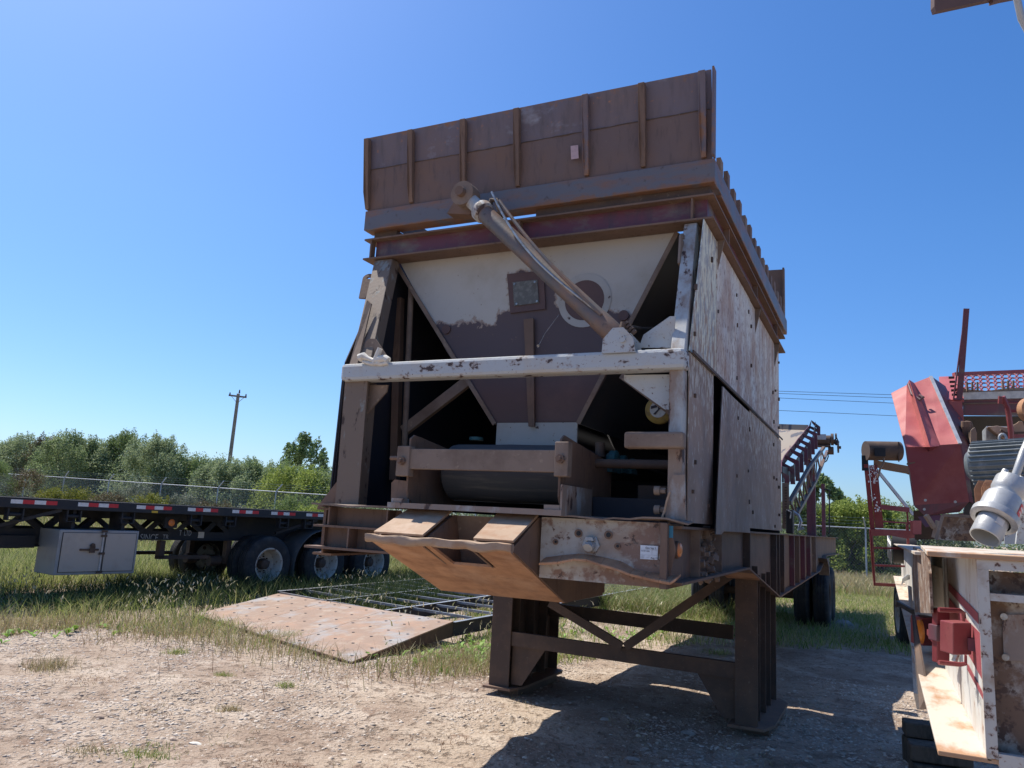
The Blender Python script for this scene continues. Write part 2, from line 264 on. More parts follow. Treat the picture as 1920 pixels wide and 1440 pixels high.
# ---------------------------------------------------------------- ground
def sm(a, b, x): t = np.clip((x-a)/(b-a), 0, 1); return t*t*(3-2*t)
def G(x, y):
    x = np.asarray(x, float); y = np.asarray(y, float)
    r = np.clip((-x-6)*.0185, 0, .9)*sm(17, 30, y)
    near = .018*np.sin(x*2.1+y*.7)*np.sin(y*1.7-x*.4)+.012*np.sin(x*4.3+1)*np.sin(y*3.9+x)
    ruts = -.03*np.exp(-((y-5.1-.35*(x+2))/.16)**2)*sm(-6, -3, x)-.02*np.exp(-((y-4.3-.35*(x+3))/.2)**2)*sm(-7, -4, x)
    a = 0
    for k in range(9):
        th = k*2.4; fr = 5+k*2.3; a = a+np.sin((x*math.cos(th)+y*math.sin(th))*fr+k*1.7+1.5*np.sin(x*1.3+k)+1.2*np.sin(y*1.1-k))/(1+k*.35)
    track = 0
    for off in (0, 1.75):          # old wheel tracks crossing the yard
        d = (y-3.9-off)-.30*(x+2)+.25*np.sin(x*.5); track = track-.028*np.exp(-(d/.17)**2)+.016*np.exp(-((np.abs(d)-.30)/.10)**2)+.005*np.sin(x*34+d*14)*np.exp(-(d/.15)**2)
    return r+(near+ruts+.0042*a+track*sm(-8.5, -6, x)*(1-sm(-1.2, .5, x)))*np.exp(-((x**2+y**2)/30**2))
def axis(lim, n, p=2.4): t = np.linspace(-1, 1, n); return np.sign(t)*np.abs(t)**p*lim
_o = 11+np.linspace(0, 1, 61)[1:]**3*1500; ax1 = np.concatenate([-_o[::-1], np.linspace(-11, 11, 380), _o]); X, Y = np.meshgrid(ax1-3, ax1+9); Z = G(X, Y)
V = np.stack([X, Y, Z], -1).reshape(-1, 3); n = 500
I = (np.arange(n-1)[:, None]*n+np.arange(n-1)[None]).ravel(); F = np.stack([I, I+1, I+n+1, I+n], 1)
gm = mat('dry_dirt_ground', (.42, .335, .255), [((.29, .215, .16), .9, .40, .60, 8, None), ((.50, .415, .33), 2.1, .50, .68, 7, None), ((.24, .165, .12), 5, .56, .68, 8, None), ((.52, .46, .39), 60, .60, .70, 4, None), ((.17, .125, .10), 44, .62, .70, 5, None), ((.30, .22, .16), 13, .56, .66, 6, None)], rough=.95, bump=1.0, bscale=30, spec=.1, bdist=.03)
struct(fastmesh('ground', V, F, gm))
bpy.data.objects['ground'].data.polygons.foreach_set('use_smooth', [True]*len(F))

# dirt edge: grass grows beyond this line
def edge_y(x): return np.interp(x, [-30, -12, -9.6, -8.6, -7.2, -5.6, -4.6, -3.6, -2.5, -1, 0, 4], [4.2, 4.6, 5.4, 7.0, 7.1, 7.3, 6.9, 7.9, 11.5, 12.6, 13, 13])
def rnd(n, a=0., b=1.): return RNG.uniform(a, b, n)
def vnoise(x, y, s, seed=0):
    r = np.random.default_rng(seed); o = 0
    for k in range(4):
        a, b, c = r.uniform(0, 6.28, 3); o = o+np.sin(x*s*np.cos(a)*(1+k*.7)+y*s*np.sin(a)*(1+k*.7)+b)
    return o/4
def blades(name, x, y, h, w, bend, m, z0=None, dirb=None):
    n = len(x); z = G(x, y)-.01 if z0 is None else z0; a = rnd(n, 0, 6.283); b = rnd(n, 0, 6.283) if dirb is None else dirb
    wx, wy = np.cos(a)*w/2, np.sin(a)*w/2; dx, dy = np.cos(b)*bend*h, np.sin(b)*bend*h
    P = np.zeros((n, 6, 3))
    for i, (t, s, q) in enumerate(((0, -1, 1), (0, 1, 1), (.55, 1, .75), (.55, -1, .75), (1, 1, .12), (1, -1, .12))):
        P[:, i, 0] = x+s*wx*q+dx*t*t; P[:, i, 1] = y+s*wy*q+dy*t*t; P[:, i, 2] = z+h*t*np.sqrt(np.clip(1-(bend*t)**2*.6, .1, 1))
    B = (np.arange(n)*6)[:, None]; F = np.concatenate([B+np.array([0, 1, 2, 3]), B+np.array([3, 2, 4, 5])]); return fastmesh(name, P.reshape(-1, 3), F, m)
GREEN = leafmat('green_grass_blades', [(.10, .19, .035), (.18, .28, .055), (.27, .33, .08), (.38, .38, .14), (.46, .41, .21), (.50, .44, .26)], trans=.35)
DGREEN = leafmat('shade_dark_grass_blades', [(.025, .052, .02), (.04, .072, .024), (.06, .095, .03), (.12, .13, .055)])  # blades darkened in colour to stand for shade beside the trailer
DRY = leafmat('dry_straw_blades', [(.34, .28, .14), (.46, .39, .21), (.30, .21, .12), (.50, .44, .27), (.27, .28, .10)])
FOX = leafmat('pale_seed_heads', [(.46, .42, .28), (.58, .53, .38), (.38, .32, .18), (.33, .36, .16)])
WEED = leafmat('broad_weed_leaves', [(.14, .28, .04), (.22, .38, .06), (.30, .42, .09)])
REDW = leafmat('brown_dead_stalks', [(.17, .085, .05), (.25, .14, .085), (.33, .22, .13)])

def scatter(n, x0, x1, y0, y1, f):
    x, y = rnd(n, x0, x1), rnd(n, y0, y1); k = rnd(n) < f(x, y); x, y = x[k], y[k]
    d = -x*.438*0+(-.438*x+.899*y); l = .899*x+.438*y       # keep what the lens (and a step to either side) can see
    k = (d > 1.5) & (np.abs(l) < d*.80+2.5); return x[k], y[k]
def inpad(x, y):   # under the ramp plate
    return (x > -9.0) & (x < -4.9) & (y > 7.0+(-5.1-x)*.37) & (y < 8.9+(-5-x)*.33)
# tall grass by the flatbed
x, y = scatter(210000, -24, -7.2, 4.4, 22, lambda x, y: (y > edge_y(x)+.1)*(.35+.65*sm(-.3, .4, vnoise(x, y, .9, 3)))*(~inpad(x, y))*np.where(y > 15, .45, 1))
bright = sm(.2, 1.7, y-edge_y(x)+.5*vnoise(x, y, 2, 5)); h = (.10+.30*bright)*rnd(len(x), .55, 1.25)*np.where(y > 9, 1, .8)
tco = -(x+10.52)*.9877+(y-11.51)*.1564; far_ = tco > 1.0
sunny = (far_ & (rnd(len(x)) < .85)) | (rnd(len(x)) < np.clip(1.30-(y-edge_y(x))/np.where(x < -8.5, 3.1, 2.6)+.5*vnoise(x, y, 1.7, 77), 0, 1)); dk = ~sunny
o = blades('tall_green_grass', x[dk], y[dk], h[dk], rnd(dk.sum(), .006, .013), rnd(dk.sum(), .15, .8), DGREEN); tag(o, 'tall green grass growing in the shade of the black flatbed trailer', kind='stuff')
o = blades('yellow_green_grass', x[sunny], y[sunny], h[sunny]*.85, rnd(sunny.sum(), .006, .012), rnd(sunny.sum(), .2, 1.0), leafmat('sunlit_yellow_green_blades', [(.20, .28, .06), (.32, .38, .10), (.45, .46, .18), (.55, .50, .27)], trans=.35)); tag(o, 'sunlit yellow green grass between the gravel and the flatbed trailer', kind='stuff')  # sunlit copy of the tall grass, brighter in its blade colours
x, y = scatter(125000, -15, -3.4, 4.4, 13, lambda x, y: np.exp(-((y-edge_y(x)-.5)/.85)**2)*(.25+.75*sm(-.2, .5, vnoise(x, y, 1.6, 8)))*(~inpad(x, y)))
o = blades('dry_straw_grass', x, y, rnd(len(x), .05, .26), rnd(len(x), .004, .009), rnd(len(x), .2, 1.), DRY); tag(o, 'straw coloured dry grass along the edge of the gravel', kind='stuff')
x, y = scatter(170000, -8.8, 3.5, 6.8, 33, lambda x, y: (y > edge_y(x)-.3)*(.22+.78*sm(-.15, .35, vnoise(x, y, 1.1, 11)+np.clip((y-11)*.09, 0, .9)))*(~inpad(x, y)))
o = blades('short_green_grass', x, y, rnd(len(x), .05, .19)*np.where(y > 24, 1.8, 1), rnd(len(x), .007, .014), rnd(len(x), .2, .9), GREEN); tag(o, 'short green grass behind and beneath the hopper trailer', kind='stuff')
x, y = scatter(60000, -60, -7, 17, 36, lambda x, y: .9*np.ones_like(x))
o = blades('far_meadow_grass', x, y, rnd(len(x), .2, .55), rnd(len(x), .02, .04), rnd(len(x), .2, .8), leafmat('pale_meadow_blades', [(.17, .21, .06), (.30, .30, .10), (.40, .35, .18)])); tag(o, 'pale sunlit meadow grass beyond the flatbed trailer', kind='stuff')
x, y = scatter(16000, -8, 3.5, 24, 33, lambda x, y: np.ones_like(x))
o = blades('fence_line_grass', x, y, rnd(len(x), .25, .5), rnd(len(x), .015, .03), rnd(len(x), .2, .8), DRY); tag(o, 'dry tan grass at the foot of the chain link fence on the right', kind='stuff')
# grass heap seen between the legs
x, y = scatter(26000, -5.6, -2.6, 14.5, 21, lambda x, y: np.ones_like(x)*.9)
o = blades('seeding_grass', x, y, rnd(len(x), .15, .48), rnd(len(x), .007, .014), rnd(len(x), .4, 1.1), leafmat('seeding_grass_blades', [(.12, .19, .04), (.22, .28, .08), (.40, .37, .19), (.30, .26, .13)])); tag(o, 'pale seeding grass seen between the legs of the hopper trailer', kind='stuff')
# foxtail heads
x, y = scatter(5200, -13, -3.3, 5, 13.5, lambda x, y: (y > edge_y(x)+.15)*sm(-.3, .5, vnoise(x, y, 1.4, 21))*(~inpad(x, y))); zz = G(x, y)+rnd(len(x), .12, .42)
o = blades('foxtail_seed_heads', x, y, rnd(len(x), .04, .09), rnd(len(x), .010, .022), rnd(len(x), .5, 1.1), FOX, z0=zz); tag(o, 'pale foxtail seed heads above the shaded grass', kind='stuff')
# stalks
x, y = scatter(1500, -12, -3.3, 4.2, 10, lambda x, y: np.exp(-((y-edge_y(x)-.2)/1.2)**2)*(~inpad(x, y)))
o = blades('dead_stalks', x, y, rnd(len(x), .1, .38), rnd(len(x), .003, .006), rnd(len(x), .2, .9), REDW); tag(o, 'thin brown dead stalks at the gravel edge', kind='stuff')
# low dead weeds on the gravel
x, y = scatter(80000, -9.5, 1.5, 2.6, 8.5, lambda x, y: (y < edge_y(x)+.2)*sm(.25, .75, vnoise(x, y, 2.3, 31)+.35*vnoise(x, y, 7, 33)))
o = blades('low_dead_weeds', x, y, rnd(len(x), .01, .05), rnd(len(x), .003, .006), rnd(len(x), .5, 1.3), REDW); tag(o, 'low reddish brown dead weeds matted on the gravel', kind='stuff')
x, y = scatter(30000, -9.5, 1.5, 2.6, 8.5, lambda x, y: (y < edge_y(x)+.2)*sm(.35, .8, vnoise(x, y, 2.7, 37)+.3*vnoise(x, y, 8, 38)))
o = blades('low_dry_grass', x, y, rnd(len(x), .015, .06), rnd(len(x), .003, .006), rnd(len(x), .4, 1.2), DRY); tag(o, 'low dry grass scattered on the gravel', kind='stuff')
# broad leaves
def rosette(cx, cy, nleaf, r, m, name):
    V = []; F = []
    for i in range(nleaf):
        a = random.uniform(0, 6.28); L = r*random.uniform(.5, 1); wd = L*.28; ox, oy = cx+random.gauss(0, r*.5), cy+random.gauss(0, r*.5); z = float(G(ox, oy)); b = len(V); c, s = math.cos(a), math.sin(a); up = random.uniform(.2, .9)*L
        for t, q in ((0, .15), (.5, 1), (1, .1)):
            for sg in (-1, 1): V.append((ox+c*L*t-s*wd*q*sg, oy+s*L*t+c*wd*q*sg, z+.01+up*math.sin(t*2.2)))
        F += [(b, b+1, b+3, b+2), (b+2, b+3, b+5, b+4)]
    return fastmesh(name, np.array(V), np.array(F), m)
V = []; F = []
def pts_weeds():
    for (px, py, k) in ((905, 1225, 34), (870, 1205, 18), (1000, 1190, 12), (1180, 1195, 16), (1075, 1225, 10), (1240, 1180, 14), (150, 1185, 8), (20, 1190, 10), (700, 1230, 8), (820, 1240, 12), (1060, 1180, 10), (1110, 1225, 8), (880, 1235, 18), (1300, 1130, 14), (1500, 1130, 16), (1650, 1100, 14)):
        c = onz(px, py, 0)
        for _ in range(k): yield c.x+random.gauss(0, .28), c.y+random.gauss(0, .22)
for cx, cy in pts_weeds():
    for i in range(5):
        a = random.uniform(0, 6.28); L = random.uniform(.04, .1); wd = L*.26; z = float(G(cx, cy)); b = len(V); c, s = math.cos(a), math.sin(a); up = random.uniform(.3, 1)*L
        for t, q in ((0, .2), (.5, 1), (1, .1)):
            for sg in (-1, 1): V.append((cx+c*L*t-s*wd*q*sg, cy+s*L*t+c*wd*q*sg, z+.005+up*math.sin(t*2)))
        F += [(b, b+1, b+3, b+2), (b+2, b+3, b+5, b+4)]
o = fastmesh('broadleaf_weeds', np.array(V), np.array(F), WEED); tag(o, 'bright green broadleaf weeds low on the ground', kind='stuff')
# tufts on the gravel: each a thing
def tuft(px, py, n, r, h, m, label, name='grass_tuft'):
    c = onz(px, py, 0); x = RNG.normal(c.x, r, n); y = RNG.normal(c.y, r*.8, n); o = blades(name, x-c.x, y-c.y, rnd(n, h*.4, h), rnd(n, .003, .007), rnd(n, .3, 1), m, z0=G(x, y)-.01)
    o.location = (c.x, c.y, 0); return tag(o, label, 'grass tuft', 'grass tufts on the gravel')
tuft(92, 1250, 420, .13, .13, DRY, 'large tan and green grass tuft on the gravel near the left edge')
tuft(330, 1225, 200, .07, .08, GREEN, 'small green tuft right of the large tan tuft')
tuft(420, 1268, 140, .05, .07, GREEN, 'tiny dark green tuft between stones left of the ramp plate tip')
tuft(535, 1290, 160, .05, .07, GREEN, 'dark green tuft in front of the rusty ramp plate')
tuft(430, 1330, 160, .05, .09, DRY, 'upright grey green tuft on open gravel below the ramp plate')
tuft(275, 1410, 320, .10, .07, GREEN, 'spreading green tuft near the bottom edge of the gravel')
tuft(170, 1405, 220, .09, .06, DRY, 'flat dry tuft left of the spreading green tuft')
tuft(1385-40, 1225, 220, .10, .10, GREEN, 'sunlit green tuft beside the right leg of the hopper trailer')
tuft(540, 1200, 260, .12, .17, GREEN, 'tall green tuft at the near edge of the ramp plate')
# gravel
def stones(name, x, y, s, m, flat=.5):
    n = len(x); base = np.array([[1, 0, 0], [0, 1, 0], [-1, 0, 0], [0, -1, 0], [0, 0, 1], [.7, .7, .35], [-.7, .6, .4], [-.6, -.7, .3], [.7, -.6, .4]]); 
    f = np.array([[0, 5, 8], [1, 6, 5], [2, 7, 6], [3, 8, 7], [4, 5, 6], [4, 6, 7], [4, 7, 8], [4, 8, 5], [0, 1, 5], [1, 2, 6], [2, 3, 7], [3, 0, 8]])
    P = base[None]*RNG.uniform(.65, 1.2, (n, 9, 1)); a = rnd(n, 0, 6.28); c, q = np.cos(a)[:, None], np.sin(a)[:, None]; st = rnd(n, .55, 1)[:, None]
    px, py = P[..., 0]*s[:, None], P[..., 1]*s[:, None]*st; pz = P[..., 2]*s[:, None]*flat*rnd(n, .6, 1.2)[:, None]
    V = np.stack([x[:, None]+px*c-py*q, y[:, None]+px*q+py*c, (G(x, y)-.12*s)[:, None]+pz], -1); F = ((np.arange(n)*9)[:, None, None]+f[None]).reshape(-1, 3)
    return fastmesh(name, V.reshape(-1, 3), F, m)
GRAV = leafmat('gravel_stones', [(.42, .34, .265), (.52, .435, .35), (.62, .54, .45), (.34, .265, .205), (.48, .42, .36)], rough=.85, trans=0)
x, y = scatter(120000, -10, 2, 2.4, 10, lambda x, y: (y < edge_y(x)+.5)*(.12+.88*sm(-.1, .6, vnoise(x, y, 1.5, 41)+.3*(x < -4))))
s = np.exp(RNG.normal(math.log(.0105), .55, len(x))); s = np.clip(s, .004, .03)
tag(stones('gravel', x, y, s, GRAV), 'loose pale gravel strewn over the dirt', kind='stuff')
def rock(px, py, s, m, label, fl=.5):
    c = onz(px, py, 0.01); o = MB(); r = random.Random(int(px)); vs = []; N = 12
    for j, (zz, rr) in enumerate(((-.3, .8), (.1, 1), (.5, .85), (.9, .45))):
        for k in range(N): a = 6.283*k/N; q = rr*(1+.22*math.sin(a*2+r.random())+.1*r.uniform(-1, 1)); vs.append((c.x+math.cos(a)*s*q, c.y+math.sin(a)*s*.62*q, float(G(c.x, c.y))+zz*s*fl))
    fs = [(j*N+k, j*N+(k+1) % N, (j+1)*N+(k+1) % N, (j+1)*N+k) for j in range(3) for k in range(N)]+[tuple(range(3*N, 4*N))]
    o.add(vs, fs); ob = o.build('stone', m, smooth=True, loc=(c.x, c.y, 0)); tag(ob, label, 'stone', 'larger stones on the ground')
rock(367, 1387, .045, 'stonep', 'flat cream coloured stone, brightest on the gravel', .3)
rock(188, 1344, .032, 'stoneb', 'rounded brown stone left of centre on the gravel')
rock(237, 1306, .030, 'stonep', 'pale grey flat stone above the brown stone', .4)
rock(350, 1334, .026, 'stone', 'small pale grey stone right of the brown stone')
rock(326, 1381, .026, 'stoneb', 'dark brown stone left of the cream stone')
rock(644, 1405, .022, 'stoneb', 'small dark stone alone on sunlit dirt')
rock(1135, 1350, .045, 'stone', 'grey stone in shadow between the hopper legs', .5)
rock(1290, 1368, .055, 'stone', 'larger grey stone in shadow beside the right leg foot', .5)
rock(1186, 1422, .05, 'stone', 'flat stone in deep shadow at the bottom edge', .4)
rock(1582, 1172, .16, 'stone', 'brown boulder lying in shadow by the rear tyres', .6)
#MACHINES

# ================================================================ hopper trailer
H = thing('hopper_trailer', 'towering rusty brown feed hopper on a gooseneck trailer propped on steel legs', 'hopper trailer', (-2.1, 6, 0))
FY = 3.95
def py(pts, y): return [ony(a, b, y) for a, b in pts]
# --- front cross frame
m = MB(); m.bb(-1.70, -1.0, FY, FY+.014, 1.30, 1.625); m.build('front_web', 'frontw', H)
m = MB(); m.bb(-3.25, -2.66, FY+.05, FY+.062, 1.37, 1.62); m.bb(-3.25, -2.5, FY-.04, FY+.05, 1.495, 1.508); m.bb(-3.29, -2.5, FY-.06, FY+.06, 1.362, 1.376)
for x in (-3.15, -2.71): m.bb(x, x+.012, FY-.03, FY+.05, 1.508, 1.62)
for x in (-2.98, -2.68): m.bb(x, x+.012, FY-.04, FY+.05, 1.376, 1.495)
m.build('front_channel', 'brown', H)
m = MB(); m.poly([(-3.27, FY-.055, 1.63), (-3.1, FY-.05, 1.628), (-2.98, FY-.06, 1.622), (-2.8, FY-.05, 1.63), (-2.64, FY-.055, 1.63), (-2.64, FY+.08, 1.63), (-3.27, FY+.08, 1.63)], (0, 0, .012)); m.build('top_flange', 'grime', H)
m = MB(); prev = None
wl = [(1016, 966), (1080, 970), (1130, 976), (1150, 973), (1180, 975), (1205, 972), (1235, 973), (1250, 974), (1290, 985)]
for i, (a, b) in enumerate(wl):
    p = ony(a, b, FY-.05); q = Vector((p.x, FY+.06, 1.632))
    if prev: m.poly([prev[0], p, q, prev[1]], (0, 0, .009))
    prev = (p, q)
m.build('bent_top_flange', 'grime', H)
m = MB(); prev = None
wl = [(1010, 1053), (1045, 1051), (1075, 1045), (1100, 1046), (1125, 1055), (1155, 1063), (1180, 1073), (1205, 1079), (1235, 1086), (1256, 1090), (1268, 1082)]
for i, (a, b) in enumerate(wl):
    p = ony(a, b+2, FY-.075); q = Vector((p.x+.005, FY+.005, p.z+.028+.008*math.sin(i*1.7)))
    if prev: m.poly([prev[0], p, q, prev[1]], (0, 0, -.014))
    prev = (p, q)
m.build('bent_bottom_flange', 'rustor', H, bevel=.003)
m = MB()
for a, b, r in ((1085, 1000, .013), (1141, 1003, .013), (1042, 1016, .009), (1158, 1024, .010)):
    p = ony(a, b, FY); m.cyl(p+Vector((0, -.008, 0)), p, r*1.7, n=14); m.m = 0
m.apart('bolt_boss', 'brown', H, smooth=True)
m = MB()
for a, b, r in ((1085, 1000, .013), (1141, 1003, .013), (1042, 1016, .007), (1158, 1024, .008)):
    p = ony(a, b, FY-.009); m.cyl(p+Vector((0, -.003, 0)), p, r, n=12)
m.apart('bolt_hole', 'blackd', H)
m = MB(); c = ony(1109, 1023, FY); m.poly([c+Vector((x, -.001, z)) for x, z in ((-.05, 0), (-.03, .045), (.03, .045), (.05, 0), (.03, -.03), (-.03, -.03))], (0, -.012, 0)); m.cyl(c+Vector((0, -.012, 0)), c+Vector((0, -.05, -.006)), .030, .026, n=16); m.cyl(c+Vector((0, -.05, -.006)), c+Vector((0, -.058, -.012)), .026, n=16)
m.poly([c+Vector((x, -.045, z)) for x, z in ((-.026, .025), (.026, .025), (.02, .045), (-.02, .045))], (0, .03, 0)); m.build('trailer_socket', 'alu', H, bevel=.002)
# corner, reflector, caked dirt
m = MB(); m.poly(py([(1236, 980), (1256, 980), (1268, 1030), (1256, 1086), (1236, 1084), (1243, 1040)], FY-.004), (0, -.012, 0)); m.bb(-1.02, -.985, FY-.06, FY+.3, 1.30, 1.625); m.build('corner_plate', 'brown', H)
m = MB(); c = onx(1269, 1031, -.97); m.cyl(c+Vector((-.03, 0, 0)), c+Vector((.012, 0, 0)), .045, n=24); ob = m.build('side_marker', 'brown', H, smooth=True)
m = MB(); m.lathe(c+Vector((.012, 0, 0)), (1, 0, 0), [(0, .038), (.008, .034), (.014, .018), (.016, .001)], 24); m.build('reflector_lens', 'orange_reflector', ob, smooth=True)
m = MB(); p = ony(1256, 997, FY-.02); m.bb(p.x-.017, p.x+.017, p.y-.002, p.y, p.z-.03, p.z+.03); m.build('blue_tape_patch', 'blue_tape', H)
# lot tag
P = [ony(a, b, FY-.006) for a, b in ((1201, 1022), (1234, 1024), (1233, 1050), (1200.5, 1048))]
m = MB(); m.poly(P, (0, -.002, 0)); tg = m.build('paper_tag', 'paper', H)
ex = (P[1]-P[0]); ey = (P[0]-P[3]); o0 = P[3]+Vector((0, -.003, 0))
def tt(s, u, v, h, mm='ink'): text('handwriting', s, o0+ex*u+ey*v, ex, ey, ey.length*h, mm, tg, .001, .9)
tt('Edm Sep 3', .30, .76, .20); tt('north side', .05, .55, .17); tt('Aug 15', .60, .06, .20)
m = MB()
for v in (.32, .70): m.poly([o0+ex*.03+ey*v, o0+ex*.97+ey*v, o0+ex*.97+ey*(v+.012), o0+ex*.03+ey*(v+.012)], (0, -.0006, 0))
m.poly([o0+ex*.66+ey*.32, o0+ex*.672+ey*.32, o0+ex*.672+ey*.7, o0+ex*.66+ey*.7], (0, -.0008, 0))
for u, v in ((.06, .08), (.06, .16), (.35, .14), (.12, .24), (.42, .24)): m.poly([o0+ex*u+ey*v, o0+ex*(u+.16)+ey*v, o0+ex*(u+.16)+ey*(v+.02), o0+ex*u+ey*(v+.02)], (0, -.0006, 0))
m.build('form_lines', 'letter_grey', tg)
# --- side beams
for sx, nm in ((-1.0, 'side_beam'), (-3.21, 'side_beam')):
    m = MB(); prof = [(FY+.02, 1.325), (6.15, 1.335), (8.1, 1.0), (13.4, 1.06), (15.0, 1.27), (19.2, 1.23), (19.2, 1.58), (FY+.02, 1.60)]
    m.poly([(sx-.006, a, b) for a, b in prof], (.012, 0, 0))
    sg = 1 if sx > -2 else -1
    for i in range(5):
        a, b = Vector((sx+sg*.0, *prof[i])), Vector((sx+sg*.0, *prof[i+1])); m.bar(a, b, .15, .014)
    m.bar((sx, FY+.02, 1.607), (sx, 19.2, 1.587), .14, .014)
    bm = m.build(nm, 'brown', H)
    if sg > 0:
        for i, (p0, w_, mt) in enumerate(((1293, .03, 'grime'), (1336, .03, 'grime'), (1392, .08, 'dbrown'), (1444, .10, 'dbrown'), (1450, .10, 'dbrown'), (1459, .10, 'dbrown'), (1479, .12, 'maroon'), (1489, .12, 'brown'), (1500, .14, 'maroon'), (1511, .14, 'maroon'), (1522, .14, 'grime'))):
            y = onx(p0, 1020, sx).y; zb = np.interp(y, [a for a, b in prof[:6]], [b for a, b in prof[:6]]); m = MB(); m.bb(sx+.006, sx+.06, y-w_*.18, y+w_*.18, zb+.01, 1.597); m.build('stiffener', mt, bm)
        m = MB(); r = random.Random(3); c = onx(1322, 1030, sx+.02)
        vs = []; 
        for k in range(46):
            q = c+Vector((r.uniform(0, .03), r.gauss(0, .11), r.uniform(-.19, .13))); s = r.uniform(.012, .032); m.box(q, (s, s*1.5, s*1.1), Matrix.Rotation(r.uniform(0, 3), 3, 'X') @ Matrix.Rotation(r.uniform(0, 3), 3, 'Z'))
        m.build('caked_dirt', 'grime', bm)
# leg haunch on the right beam
m = MB(); m.poly([(-1.19, 6.2, 1.325), (-.93, 6.2, 1.325), (-.93, 6.72, 1.22), (-1.19, 6.72, 1.22)], (0, .01, .012)); m.build('haunch_plate', 'rustor', H)
m = MB()
for y in (5.3, 8.6, 10.5, 12.5, 14.0, 18.9): m.bb(-3.2, -1.01, y, y+.08, 1.40, 1.56)
m.apart('cross_member', 'dbrown', H)
m = MB(); m.bb(-3.2, -1.01, 4.1, 8.3, 1.585, 1.60); m.bb(-3.2, -1.01, 8.4, 19.0, 1.578, 1.592); m.build('deck_plate', 'dbrown', H)  # front plate is an added floor that keeps the bay dark
# --- legs
def leg(x0, x1, inn):
    m = MB(); m.bb(x0, x1, 6.75, 6.765, .075, 1.33); m.bb((x0+x1)/2-.006, (x0+x1)/2+.006, 6.765, 7.93, .08, 1.30)
    m.bb(x0, x1, 7.93, 7.945, .075, 1.1)
    for y in (6.95, 7.3, 7.62): m.bb(x0+.01, x1-.01, y, y+.012, .08, 1.25)
    ob = m.build('leg', 'dbrown', H, bevel=.003)
    m = MB(); a, b = (x1, x1+.33) if inn > 0 else (x0, x0-.33)
    m.poly([(a, 6.80, .44), (b, 6.80, .44), (a+inn*.11, 6.80, .10), (a, 6.80, .10)], (0, .012, 0)); m.build('gusset', 'dbrown', ob)
    m = MB(); c = (x0+x1)/2; m.poly([(c-.14, 6.70, .055), (c+.14, 6.70, .055), (c+.20, 6.9, .055), (c+.20, 7.85, .055), (c+.12, 8.02, .055), (c-.12, 8.02, .055), (c-.14, 7.9, .055)], (0, 0, .022)); m.build('foot_plate', 'brown', ob)
    m = MB(); m.bb(c-.05, c+.16, 6.85, 7.8, -.03, .054); m.build('skid_block', 'dbrown', ob)
leg(-3.37, -3.165, 1); leg(-1.13, -.95, -1)
m = MB(); m.bar((-3.17, 6.79, .51), (-1.12, 6.79, .48), .05, .125); m.build('lower_crossbar', 'dbrown', H)
m = MB(); p, q = ony(1030, 1142, 7.9), ony(1375, 1186, 7.9); m.bar(p, q, .05, .13); m.build('rear_crossbar', 'dbrown', H)
for a, b in (((1030, 1130), (1166, 1213)), ((1172, 1213), (1372, 1076))):
    m = MB(); m.bar(ony(*a, 6.72), ony(*b, 6.72), .012, .075); m.bar(ony(a[0], a[1]-8, 6.74), ony(b[0], b[1]-8, 6.74), .05, .012); m.build('diagonal_brace', 'dbrown', H)
# --- hitch box
X0, X1 = -2.58, -1.73
def slope(y): return 1.445+(1.13-1.445)*(y-3.6)/(4.41-3.6)
m = MB()
m.poly([(-2.56, 3.95, 1.627), (-2.27, 3.95, 1.627), (-2.24, 3.6, 1.485), (-2.56, 3.6, 1.485)], (0, -.006, .012)); m.build('hitch_top_plate', 'rusttop', H)
m = MB(); m.poly([(-1.97, 3.95, 1.627), (-1.72, 3.95, 1.627), (-1.70, 3.6, 1.485), (-1.93, 3.6, 1.485)], (0, -.006, .012)); m.build('hitch_top_plate', 'rusttop', H)
m = MB(); cuts = [(X0, -2.20, 3.6, 4.41), (-1.93, X1, 3.6, 4.41), (-2.20, -1.93, 3.88, 4.41)]
for a, b, c, d in cuts: m.poly([(a, c, slope(c)), (b, c, slope(c)), (b, d, slope(d)), (a, d, slope(d))], (0, .004, .014))
hb = m.build('hitch_underplate', 'rustor', H)
m = MB(); r = random.Random(5)
m = MB(); pts = []; rr = []
for k in range(25):
    t = k/24; pts.append(Vector((-2.60+t*.90, 3.588+.005*math.sin(t*19)+.002*math.sin(t*43), 1.462+.004*math.sin(t*13+1)+.002*math.sin(t*37)))); rr.append(.029+.0025*math.sin(t*23+2)+.002*math.sin(t*51))
m.tube(pts, rr, 14); m.v = [(a, 3.588+max(-.024, min(.03, b-3.588)), 1.462+max(-.034, min(.019, c_-1.462))+.003*math.sin(a*31)) for a, b, c_ in m.v]; m.build('battered_lip', 'rusttop', H, smooth=True)
m = MB(); 
for x in (X1, X0): m.poly([(x, 3.62, 1.45), (x, 3.95, 1.62), (x, 4.0, 1.62), (x, 4.0, 1.335), (x, 5.12, 1.335), (x, 5.12, 1.15), (x, 4.41, 1.13)], (.012, 0, 0))
m.bb(X0, X1, 4.41, 5.12, 1.13, 1.145); m.bb(X0, X1, 5.10, 5.115, 1.145, 1.34)
m.poly([(-2.27, 3.95, 1.61), (-2.25, 3.62, 1.47), (-2.25, 3.62, 1.43), (-2.27, 4.2, 1.22), (-2.27, 4.2, 1.61)], (.012, 0, 0)); m.poly([(-1.97, 3.95, 1.61), (-1.95, 3.62, 1.47), (-1.95, 3.62, 1.43), (-1.97, 4.2, 1.22), (-1.97, 4.2, 1.61)], (.012, 0, 0))
m.build('hitch_box', 'brown', H)
m = MB(); m.poly([(-2.25, 3.97, 1.61), (-1.96, 3.97, 1.61), (-1.96, 4.08, 1.28), (-2.25, 4.08, 1.28)], (0, .01, 0)); m.build('hitch_pocket_plate', 'grime', H)
